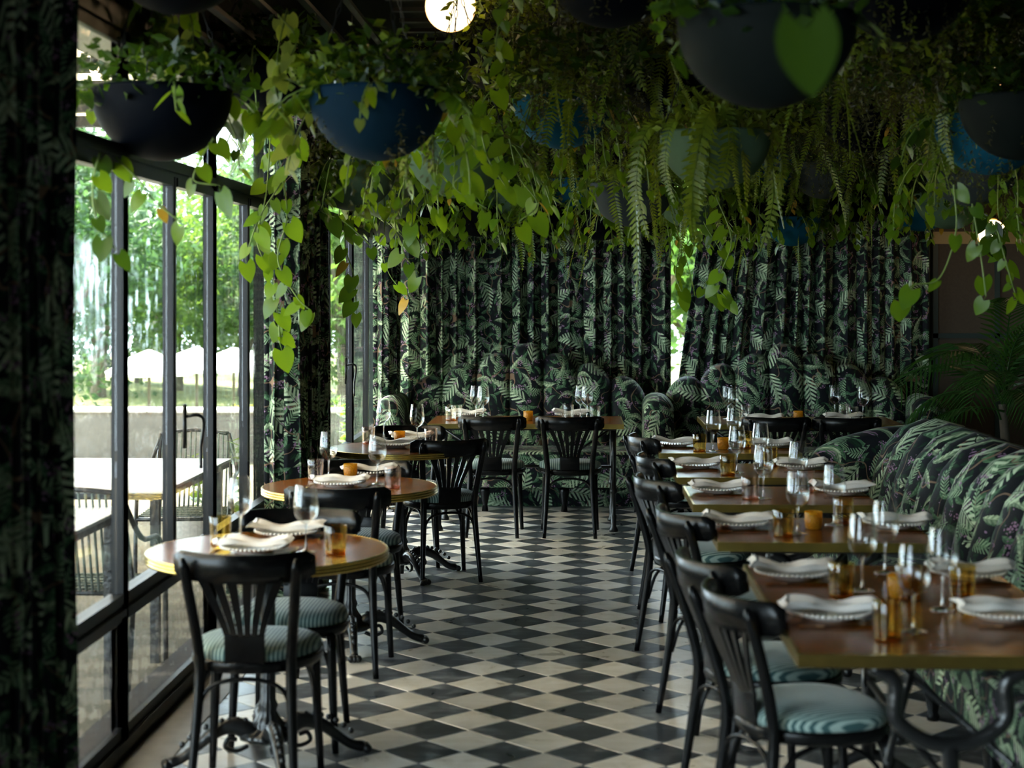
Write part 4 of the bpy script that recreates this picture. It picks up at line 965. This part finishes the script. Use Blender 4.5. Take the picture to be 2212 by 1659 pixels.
def tuft_mesh(seed, n=420, mat='leaf_dark', s=.055):
    rnd = random.Random(seed); V = []; Fc = []
    for _ in range(n):
        a = rnd.uniform(0, 2 * pi); r = .30 * sqrt(rnd.random()); z = .26 * rnd.random() * (1 - r * r / .16) + rnd.uniform(-.06, .04)
        leaf_quad(V, Fc, Vector((r * cos(a), r * sin(a), z)), s * rnd.uniform(.6, 1.4), rnd, .55, .1)
    me = mk('foliage', V, Fc, False); me.materials.append(M[mat]); return me
TUFT = [tuft_mesh(51), tuft_mesh(52, 420, 'fern', .045), tuft_mesh(53, 380, 'leaf', .06)]
def strand(t, p0, out, L, kind, s, rnd, step=.055, spread=.10, brown=False):
    """one trailing vine: stem part and its leaves, in the planter's own space"""
    n = max(3, int(L / .05)); pts = [Vector(p0)]; wob = rnd.uniform(0, 6); dr = Vector((out.x, out.y, .25))
    for i in range(n):
        f = i / n; dr = (dr * .72 + Vector((out.x * .05 + .12 * sin(wob + i * .7), out.y * .05 + .12 * cos(wob * 2 + i * .6), -.6)) * .4); pts.append(pts[-1] + dr.normalized() * (L / n))
    MB().tube(pts, [.0035] * (len(pts) - 1) + [.0015], 5, False).obj('stem', M['stem_brown' if brown else 'stem'], t)
    ms = KIND[kind]; q = 0.02; tot = L; k = 0
    while q < tot:
        i = min(n - 1, int(q / tot * n)); p = pts[i].lerp(pts[i + 1], (q / tot * n) % 1); a = rnd.uniform(0, 2 * pi)
        h = Vector((cos(a), sin(a), 0)); d = Vector((h.x * .55, h.y * .55, -rnd.uniform(.35, 1.1))); nn = h + Vector((0, 0, rnd.uniform(.2, .8)))
        sz = s * rnd.uniform(.65, 1.2) * (1 - .25 * q / tot); pet = .35 * sz
        l = link('leaf', rnd.choice(ms), t); l.matrix_basis = orient(p + d.normalized() * pet, d, nn, sz)
        q += step * rnd.uniform(.6, 1.4); k += 1
    return k
def planter(px, pyb, wpx, D, col, spec, label, fill=None, seed=0, chain=True):
    D = min(D, wpx * 12.4 / F); d = D * F / wpx; b = at(px, pyb, d); rr = D / 2; h = .245 * D / .5; rnd = random.Random(seed * 13 + 5)
    t = empty('hanging_planter', b, 0, label, 'hanging plant', 'bowl planters hung from the ceiling lattice')
    pr = [(0, 0)] + [(rr * sin(a * pi / 2 / 12 * 1.0), h * (1 - cos(a * pi / 2 / 12))) for a in range(1, 13)] + [(rr, h + .012), (rr - .010, h + .013), (rr - .012, h - .02), (rr * .94, h - .04)]
    MB().lathe(pr, 40).obj('bowl', M[col], t)
    MB().lathe([(0, h - .02), (rr * .955, h - .025)], 24).obj('soil', M['soil'], t)
    top = ZC - .15 - b.z
    for k in range(3):
        a = k * 2 * pi / 3 + seed; c = MB(); e = Vector((0, 0, min(top, h + .75)))
        s0 = Vector((rr * .97 * cos(a), rr * .97 * sin(a), h)); n = 16
        for i in range(n):
            q = s0.lerp(e, (i + .5) / n); dd = (e - s0).normalized() * (e - s0).length / n * .62; sd = Vector((-sin(a), cos(a), 0)) if i % 2 else Vector((cos(a), sin(a), 0))
            c.tube([q - dd, q + sd * .008, q + dd], .0022, 4, False).tube([q - dd, q - sd * .008, q + dd], .0022, 4, False)
        c.obj('chain', M['chain'], t)
    MB().tube([(0, 0, min(top, h + .75)), (0, 0, max(top, h + .76))], .004, 5).obj('hanger', M['chain'], t)
    for kind, cnt_, lo_, hi_, s in spec:
        for k in range(cnt_):
            a = rnd.uniform(0, 2 * pi); p0 = Vector((rr * .9 * cos(a), rr * .9 * sin(a), h + .01)); L = rnd.uniform(lo_, hi_)
            if kind == 'fern':
                f = link('frond', rnd.choice(FROND), t); sc_ = L / .5; f.matrix_basis = Matrix.Translation(p0 + Vector((0, 0, rnd.uniform(0, .08)))) @ Matrix.Rotation(a + rnd.uniform(-.5, .5), 4, 'Z') @ Matrix.Scale(sc_, 4)
            elif kind == 'fernup':
                f = link('frond', rnd.choice(FROND), t); f.matrix_basis = Matrix.Translation(Vector((p0.x * .4, p0.y * .4, h))) @ Matrix.Rotation(a, 4, 'Z') @ Matrix.Rotation(rnd.uniform(-2.4, -1.5), 4, 'Y') @ Matrix.Scale(L / .5, 4)
            else: strand(t, p0, Vector((cos(a), sin(a), 0)), L, kind, s, rnd, s * .62)
    for f_ in (fill or []):
        src = {'moss': MOSS, 'mossg': MOSSG, 'tuft': [TUFT[0]], 'tuftf': [TUFT[1]], 'tuftl': [TUFT[2]]}[f_]
        o = link('foliage', rnd.choice(src), t, None, (0, 0, h - .01), (0, 0, rnd.uniform(0, 6))); o['kind'] = 'stuff'; o.scale = (D / .5,) * 3
    return t
H = 'heart'
PL = [
 (350, 348, 300, .50, 'pot_black', [('dark', 5, .15, .40, .085), (H, 4, .10, .30, .075)], 'near-black bowl planter hanging right before the glass beside the left curtain', ['tuft']),
 (815, 348, 296, .50, 'pot_navy', [('lime', 5, .15, .55, .07), (H, 7, .2, .55, .075)], 'navy bowl planter with shaggy moss spilling over its left rim, left of the globe lamp', ['tuft', 'moss', 'tuftf']),
 (1655, 235, 385, .50, 'pot_charcoal', [('dark', 4, .1, .3, .09)], 'large blurred grey bowl planter, closest grey one, high above the sofa row tables', ['tuft']),
 (1545, 410, 240, .50, 'pot_green', [('fern', 20, .35, .75, 0), ('fernup', 8, .3, .5, 0)], 'sage green bowl planter hung with long fern fronds above the aisle chairs', ['tuftf', 'mossg']),
 (990, 428, 228, .50, 'pot_green', [(H, 14, .2, .5, .085), ('rhomb', 4, .3, .6, .08)], 'pale green bowl planter covered by heart-shaped leaves below the globe lamp', ['tuftl']),
 (1215, 322, 215, .50, 'pot_blue', [(H, 11, .2, .6, .08), ('rhomb', 4, .3, .6, .08)], 'bright blue bowl planter half hidden by vines right of the globe lamp', ['tuft']),
 (1365, 490, 182, .50, 'pot_grey', [('fern', 12, .3, .6, 0), ('rhomb', 6, .2, .5, .08), (H, 5, .2, .45, .075)], 'grey bowl planter with drooping ferns in front of the window-side curtain', ['tuftf']),
 (1490, 492, 150, .50, 'pot_green', [('fern', 8, .3, .6, 0), (H, 7, .2, .55, .08)], 'small green bowl planter in front of the bright slit between the back curtains', ['tuftl']),
 (845, 475, 170, .50, 'pot_green', [(H, 14, .2, .5, .085)], 'green bowl planter above the far window bay, leaves reaching the corner curtain', ['tuftl']),
 (905, 442, 145, .50, 'pot_blue', [(H, 10, .25, .6, .08), ('rhomb', 3, .2, .5, .07)], 'blue bowl planter peeping out behind the pale green bowl', ['tuftl']),
 (1235, 457, 135, .50, 'pot_blue', [(H, 9, .3, .65, .08), ('rhomb', 6, .3, .6, .075), ('fern', 5, .3, .5, 0)], 'blue bowl planter in front of the middle of the window-side curtain', ['tuftl']),
 (2100, 445, 212, .50, 'pot_grey', [(H, 8, .3, .65, .085), ('ivy', 2, .3, .5, .07)], 'grey bowl planter above the palm, with long heart-leaved runners', ['tuft', 'mossg']),
 (2140, 378, 245, .50, 'pot_blue', [('fern', 6, .2, .4, 0), ('dark', 4, .1, .35, .08)], 'vivid blue bowl planter high above the long sofa', ['tuft', 'mossg', 'moss']),
 (2205, 346, 262, .50, 'pot_charcoal', [('dark', 3, .1, .3, .08)], 'dark grey bowl planter cut by the frame in front of the vivid blue one', ['tuft', 'moss']),
 (2050, 495, 150, .50, 'pot_green', [(H, 7, .2, .45, .08), ('amber', 3, .2, .5, .07)], 'green bowl planter in front of the warm-light-tinted cornice', ['tuft']),
 (1990, 500, 135, .50, 'pot_blue', [('rhomb', 5, .2, .45, .07)], 'blue bowl planter at the edge of the swept curtain beside the warm-light-tinted cornice', ['tuft']),
 (1690, 405, 140, .50, 'pot_blue', [('fern', 8, .3, .55, 0), (H, 8, .2, .6, .075)], 'blue bowl planter behind the fern-hung green bowl', ['tuft', 'mossg']),
 (1780, 430, 150, .50, 'pot_grey', [(H, 10, .25, .6, .08), ('fern', 8, .4, .65, 0), ('amber', 2, .3, .5, .07)], 'grey bowl planter hidden in leaves before the swept curtain', ['tuft', 'mossg']),
 (625, 345, 175, .50, 'pot_blue', [(H, 12, .25, .6, .085), ('lime', 5, .3, .6, .075)], 'blue bowl planter between the window bay and the pillar curtain', ['tuftl']),
 (760, 455, 200, .50, 'pot_green', [(H, 13, .2, .5, .09), ('lime', 4, .2, .4, .085)], 'sage bowl planter in front of the pillar curtain', ['tuftl']),
 (1712, 532, 120, .50, 'pot_blue', [('rhomb', 6, .1, .35, .075), (H, 4, .1, .3, .08)], 'lowest blue bowl planter, just in front of the swept curtain', ['tuft']),
 (858, 528, 125, .50, 'pot_grey', [(H, 9, .15, .4, .085)], 'grey bowl planter low in front of the corner curtain', ['tuftl']),
 (1860, -40, 420, .50, 'pot_black', [('dark', 2, .1, .22, .12)], 'very close blurred black bowl planter at the top of the picture', ['tuft']),
 (1640, 42, 300, .50, 'pot_navy', [('dark', 5, .1, .3, .08), ('fern', 5, .3, .4, 0)], 'navy bowl planter behind the large blurred grey bowl', ['tuft', 'moss']),
 (1100, 480, 130, .50, 'pot_green', [(H, 14, .2, .5, .085), ('rhomb', 4, .2, .55, .07)], 'green bowl planter buried in heart leaves in front of the window-side curtain', ['tuftl']),
 (1440, 250, 215, .50, 'pot_black', [('rhomb', 5, .2, .5, .07), ('fern', 8, .3, .5, 0)], 'black bowl planter lost in moss between the blue bowl and the large grey bowl', ['tuftf', 'moss', 'moss']),
 (1870, 330, 200, .50, 'pot_black', [('fern', 8, .3, .6, 0), ('rhomb', 4, .2, .5, .08)], 'black bowl planter in the dark foliage above the right banquette', ['tuft', 'moss', 'mossg']),
 (1080, 200, 200, .50, 'pot_black', [('rhomb', 5, .25, .6, .08), ('fern', 6, .3, .5, 0)], 'black bowl planter right below the globe lamp', ['tuftf', 'moss']),
 (560, 240, 240, .50, 'pot_black', [('dark', 4, .15, .4, .09), (H, 4, .2, .45, .08)], 'black bowl planter between the near-black bowl and the navy bowl', ['tuft']),
 (1955, 90, 300, .50, 'pot_black', [('dark', 4, .1, .4, .09)], 'black bowl planter hidden high above the vivid blue one', ['tuft', 'moss', 'mossg']),
 (1320, 60, 280, .50, 'pot_black', [('rhomb', 4, .2, .5, .08), ('dark', 4, .2, .4, .08)], 'black bowl planter high between the globe lamp and the blurred grey bowl', ['tuft', 'moss', 'moss']),
 (380, 30, 330, .50, 'pot_black', [('ivy', 5, .12, .30, .085)], 'black bowl planter with bright ivy high above the near-black bowl', ['tuft']),
 (930, 500, 128, .50, 'pot_black', [(H, 13, .2, .52, .085), ('rhomb', 3, .2, .5, .075)], 'dark bowl planter behind the pale green bowl', ['tuftl']),
 (1035, 512, 125, .50, 'pot_black', [(H, 13, .2, .52, .085), ('rhomb', 3, .2, .5, .075)], 'dark bowl planter straight above the window-side chair of the back table', ['tuftl']),
 (1165, 508, 126, .50, 'pot_black', [('fern', 9, .3, .55, 0), (H, 9, .2, .5, .08)], 'dark bowl planter above the centre of the window banquette', ['tuftl']),
 (1300, 520, 124, .50, 'pot_black', [(H, 13, .2, .52, .085), ('rhomb', 3, .2, .5, .075)], 'dark bowl planter right of the votive on the back table', ['tuftl']),
 (1420, 512, 126, .50, 'pot_black', [('rhomb', 8, .2, .55, .075), (H, 6, .2, .45, .08), ('amber', 1, .3, .5, .07)], 'dark bowl planter before the curtain edge by the bright slit', ['tuftl']),
 (1570, 500, 128, .50, 'pot_black', [(H, 13, .2, .52, .085), ('rhomb', 3, .2, .5, .075)], 'dark bowl planter before the swept curtain above the last aisle chair', ['tuftl']),
 (1650, 505, 124, .50, 'pot_black', [('fern', 9, .3, .55, 0), (H, 9, .2, .5, .08)], 'dark bowl planter above the window end of the panelled-wall table', ['tuftl']),
 (1850, 480, 126, .50, 'pot_black', [(H, 13, .2, .52, .085), ('rhomb', 3, .2, .5, .075)], 'dark bowl planter above the sofa end of the panelled-wall table', ['tuftl']),
 (1935, 470, 128, .50, 'pot_black', [('rhomb', 8, .2, .55, .075), (H, 6, .2, .45, .08), ('amber', 1, .3, .5, .07)], 'dark bowl planter above the inner end of the long sofa', ['tuftl']),
 (780, 360, 150, .50, 'pot_black', [(H, 13, .2, .52, .085), ('rhomb', 3, .2, .5, .075)], 'dark bowl planter high before the pillar curtain', ['tuftl']),
 (1060, 380, 160, .50, 'pot_black', [(H, 13, .2, .52, .085), ('rhomb', 3, .2, .5, .075)], 'dark bowl planter between the globe lamp and the window banquette', ['tuftl']),
 (1330, 380, 160, .50, 'pot_black', [('fern', 9, .3, .55, 0), (H, 9, .2, .5, .08)], 'dark bowl planter in ferns between the globe lamp and the sage bowl', ['tuftl']),
 (1600, 330, 170, .50, 'pot_black', [('rhomb', 8, .2, .55, .075), (H, 6, .2, .45, .08), ('amber', 1, .3, .5, .07)], 'dark bowl planter above the fern-hung sage bowl', ['tuftl']),
]
PO = [planter(*a[:7], fill=a[7], seed=i) for i, a in enumerate(PL)]
def runner(idx, pts, s, kind=H, seed=0, step=None, leafat=None):
    """a trailing runner of planter idx through given points (px, py, d)"""
    t = PO[idx]; rnd = random.Random(seed + 99); W = interp([at(*p) - t.location for p in pts], 8)
    MB().tube(W, [.0035] * (len(W) - 1) + [.0018], 5, False).obj('stem', M['stem'], t); ms = KIND[kind]
    L = sum((a - b).length for a, b in zip(W, W[1:])); n = max(3, int(L / (step or s * .8)))
    for k in range(n + 1):
        f = k / n * (len(W) - 1); i = min(len(W) - 2, int(f)); p = W[i].lerp(W[i + 1], f - i); a = rnd.uniform(0, 2 * pi)
        h = Vector((cos(a), sin(a), 0)); d = Vector((h.x * .6, h.y * .35, -rnd.uniform(.4, 1))); nn = Vector((h.x * .4, -1 if rnd.random() < .8 else 1, .35))
        l = link('leaf', rnd.choice(ms), t); sz = s * rnd.uniform(.7, 1.2); l.matrix_basis = orient(p + d.normalized() * .3 * sz, d, nn, sz)
runner(18, [(585, 280, 7.6), (575, 420, 7.5), (555, 520, 7.5), (590, 600, 7.5), (600, 680, 7.5), (605, 745, 7.5)], .095, H, 1)
runner(18, [(600, 330, 7.6), (620, 460, 7.4), (600, 560, 7.4), (640, 640, 7.4), (672, 672, 7.4)], .095, H, 2)
runner(18, [(640, 300, 7.4), (615, 380, 7.4), (560, 470, 7.4), (530, 560, 7.4)], .09, H, 3)
runner(19, [(770, 440, 8.6), (745, 520, 8.6), (765, 600, 8.6), (770, 670, 8.6)], .085, H, 4)
runner(19, [(720, 400, 8.4), (690, 450, 8.4), (745, 480, 8.4), (800, 530, 8.4)], .09, H, 5)
runner(21, [(815, 505, 11.6), (840, 590, 11.6), (880, 640, 11.6)], .10, H, 6, .25)
runner(4, [(890, 480, 8.2), (870, 540, 8.2), (905, 590, 8.2)], .09, H, 7)
runner(7, [(1500, 500, 11.0), (1460, 580, 11.0), (1475, 640, 11.0)], .085, H, 8)
runner(7, [(1520, 480, 10.5), (1560, 560, 10.5), (1520, 620, 10.5), (1560, 650, 10.5)], .085, H, 9)
runner(3, [(1545, 420, 8.5), (1580, 520, 8.5), (1550, 610, 8.5), (1575, 650, 8.5)], .08, H, 10)
runner(11, [(2060, 400, 6.6), (2065, 500, 6.6), (2030, 600, 6.6), (1975, 615, 6.6), (1945, 640, 6.6)], .085, H, 11, .13)
runner(11, [(2100, 440, 6.6), (2120, 560, 6.6), (2130, 640, 6.6)], .08, H, 12, .10)
runner(14, [(2080, 440, 10), (2150, 490, 10), (2130, 520, 10), (2160, 530, 10)], .10, 'dark', 31, .04)
runner(14, [(2190, 450, 10), (2150, 510, 10), (2170, 560, 10)], .10, H, 32, .05)
runner(11, [(2150, 480, 6.9), (2180, 590, 6.9), (2195, 640, 6.9)], .06, H, 13)
runner(0, [(250, 340, 5.6), (300, 390, 5.6), (330, 430, 5.6), (390, 480, 5.6)], .085, H, 14)
runner(0, [(215, 330, 5.3), (200, 400, 5.3), (210, 480, 5.3), (250, 540, 5.3)], .08, 'dark', 15)
runner(0, [(460, 300, 5.7), (430, 350, 5.7), (420, 390, 5.7), (470, 400, 5.7)], .09, H, 16)
runner(1, [(620, 20, 6.3), (600, 120, 6.2), (605, 220, 6.2), (610, 260, 6.2)], .085, 'lime', 17, .05)
runner(1, [(600, 30, 6.3), (640, 90, 6.2), (595, 180, 6.2), (620, 250, 6.2), (650, 330, 6.2)], .085, 'lime', 18, .05)
runner(1, [(1060, 60, 7.0), (1090, 150, 7.0), (1040, 230, 7.0), (1050, 330, 7.0), (1090, 400, 7.0)], .085, H, 19)
runner(4, [(960, 210, 6.8), (1010, 300, 6.8), (1040, 350, 6.8), (980, 400, 6.8), (1050, 450, 6.8)], .09, H, 20)
runner(4, [(1100, 300, 7.2), (1120, 380, 7.2), (1160, 440, 7.2), (1120, 480, 7.2)], .10, H, 21)
for q, (x0, y0, x1, y1, k_) in enumerate([(300, -20, 292, 130, 'ivy'), (330, -20, 345, 110, 'lime'), (365, 0, 372, 170, 'ivy'), (400, 0, 415, 120, 'lime'), (345, 10, 322, 165, 'lime'), (285, 20, 280, 100, 'heart')]):
    runner(31, [(x0, y0, 6.1), ((x0 + x1) / 2 + 8, (y0 + y1) / 2, 6.0), (x1, y1, 6.0)], .085, k_, 60 + q, .045)
l = link('leaf', DARK[0], PO[22], M['leaf_dark']); l.matrix_basis = orient(at(1740, 60, 2.6) - PO[22].location, Vector((.15, .2, -1)), Vector((0, -1, .3)), .115)
# greenery woven along the lattice: fills the dark space between the bowls
rnd = random.Random(77); WV = 'dark trailing greenery woven along the ceiling lattice'; pool = []
for k in range(62):
    d = rnd.uniform(6.6, 12.7); px = rnd.uniform(640, 2230); py = rnd.uniform(-40, 330); p = at(px, py, d)
    if p.x > XR - .3 or p.x < XW + .6: continue
    if d < 8 and px < 1000: continue
    p.z = max(2.66, min(p.z, ZC - .2)); pool.append(p)
for k, p in enumerate(pool):
    t = empty('trailing_greenery', p, rnd.uniform(0, 6), WV, 'hanging plant', 'greenery woven along the ceiling lattice')
    for src, dz in ((rnd.choice(MOSS), .05), (rnd.choice(TUFT[:2]), -.05), (rnd.choice(MOSSG + MOSS), .2)):
        o = link('foliage', src, t, None, (rnd.uniform(-.12, .12), rnd.uniform(-.12, .12), dz), (0, 0, rnd.uniform(0, 6))); o['kind'] = 'stuff'; o.scale = (1.25, 1.25, 1.1)
    for q in range(4): 
        a = rnd.uniform(0, 6.28); f = link('frond', rnd.choice(FROND), t); f.matrix_basis = Matrix.Translation((0, 0, rnd.uniform(-.1, .2))) @ Matrix.Rotation(a, 4, 'Z') @ Matrix.Scale(rnd.uniform(.7, 1.2), 4)
    MB().tube([(0, 0, ZC - .14 - p.z), (.01, .02, .05), (0, 0, -.1)], .004, 5).obj('stem', M['stem_brown'], t)
# globe lamps
def globe(px, py, d, r, lab):
    p = at(px, py, d); t = empty('globe_lamp', p, 0, lab, 'lamp', 'warm globe pendant lamps'); MB().sph((0, 0, 0), r, 28, 18).obj('globe', M['globe'], t)
    MB().lathe([(0, r + .03), (.04, r + .03), (.045, r - .005), (0, r - .006)], 16).obj('cap', M['brass'], t); MB().tube([(0, 0, r + .02), (0, 0, ZC - p.z)], .006, 6).obj('rod', M['iron'], t)
    l = bpy.data.objects.new('lamp_light', bpy.data.lights.new('lamp_light', 'POINT')); C.objects.link(l); l.data.energy = 9; l.data.color = (1, .60, .28); l.data.shadow_soft_size = r + .004; l.parent = t
globe(973, 14, 7.9, .125, 'glowing round globe lamp hanging clear of the leaves'); globe(2122, 166, 7.4, .09, 'glowing globe lamp mostly hidden by hanging moss above the sofa'); globe(2142, 505, 12.2, .11, 'glowing globe lamp behind the vines before the warm-light-tinted cornice')
# palm behind the sofa
pp = at(2140, 900, 11.9); pt = empty('potted_palm', (pp.x, 11.7, 0), 0, 'dark potted palm with arching fronds behind the long sofa', 'plant')
MB().lathe([(0, 0), (.16, 0), (.20, .34), (.21, .36), (.18, .36), (.17, .32), (0, .31)], 24).obj('pot', M['pot_black'], pt)
MB().tube([(0, 0, .3), (.02, 0, .6), (0, .01, .85)], [.04, .035, .03], 8).obj('stem', M['trunk'], pt)
def palm_frond(seed, L):
    rnd = random.Random(seed); P = []; n = 26
    for i in range(n + 1): f = i / n; P.append(Vector((L * (f - .12 * f * f), .03 * sin(f * 3 + seed), L * (.75 * f - .95 * f ** 2.1))))
    m = MB().tube(P, [.008 - .006 * i / n for i in range(n + 1)], 5, False); V = []; Fc = []
    for i in range(4, n + 1):
        f = i / n; d = (P[i] - P[i - 1]).normalized(); sd = Vector((0, 1, 0)); l = .34 * L * sin(pi * (f * .82 + .1)) ** .6 * rnd.uniform(.85, 1.1)
        for q in (-1, 1):
            b = len(V); e = (sd * q * .8 + d * .75).normalized(); w = d * .011; tip = P[i] + e * l + Vector((0, 0, -l * .45)); mid = P[i] + e * l * .5 + Vector((0, 0, -l * .08)); V += [P[i] - w * .6, mid - w, tip, mid + w, P[i] + w * .6]; Fc.append((b, b + 1, b + 2, b + 3, b + 4))
    m.add(V, Fc); me = m.mesh('frond', False); me.materials.append(M['palm']); return me
PF = [palm_frond(k, 1.05 - .12 * k) for k in range(3)]
for k in range(17):
    f = link('frond', PF[k % 3], pt); f.matrix_basis = Matrix.Translation((0, 0, .72 + .02 * k)) @ Matrix.Rotation(k * 2.4, 4, 'Z') @ Matrix.Rotation(-.9 + (k % 5) * .32, 4, 'Y')
stem_plant(515, 1000, 9.6, .55, 'young leafy plant in a pale pot outside beside the pillar curtain', 61); stem_plant(425, 1010, 10.5, .35, 'small leafy plant in a pale pot outside behind the window handle', 62); stem_plant(745, 940, 14.5, .4, 'leafy plant in a pale pot outside the far window bay', 63)
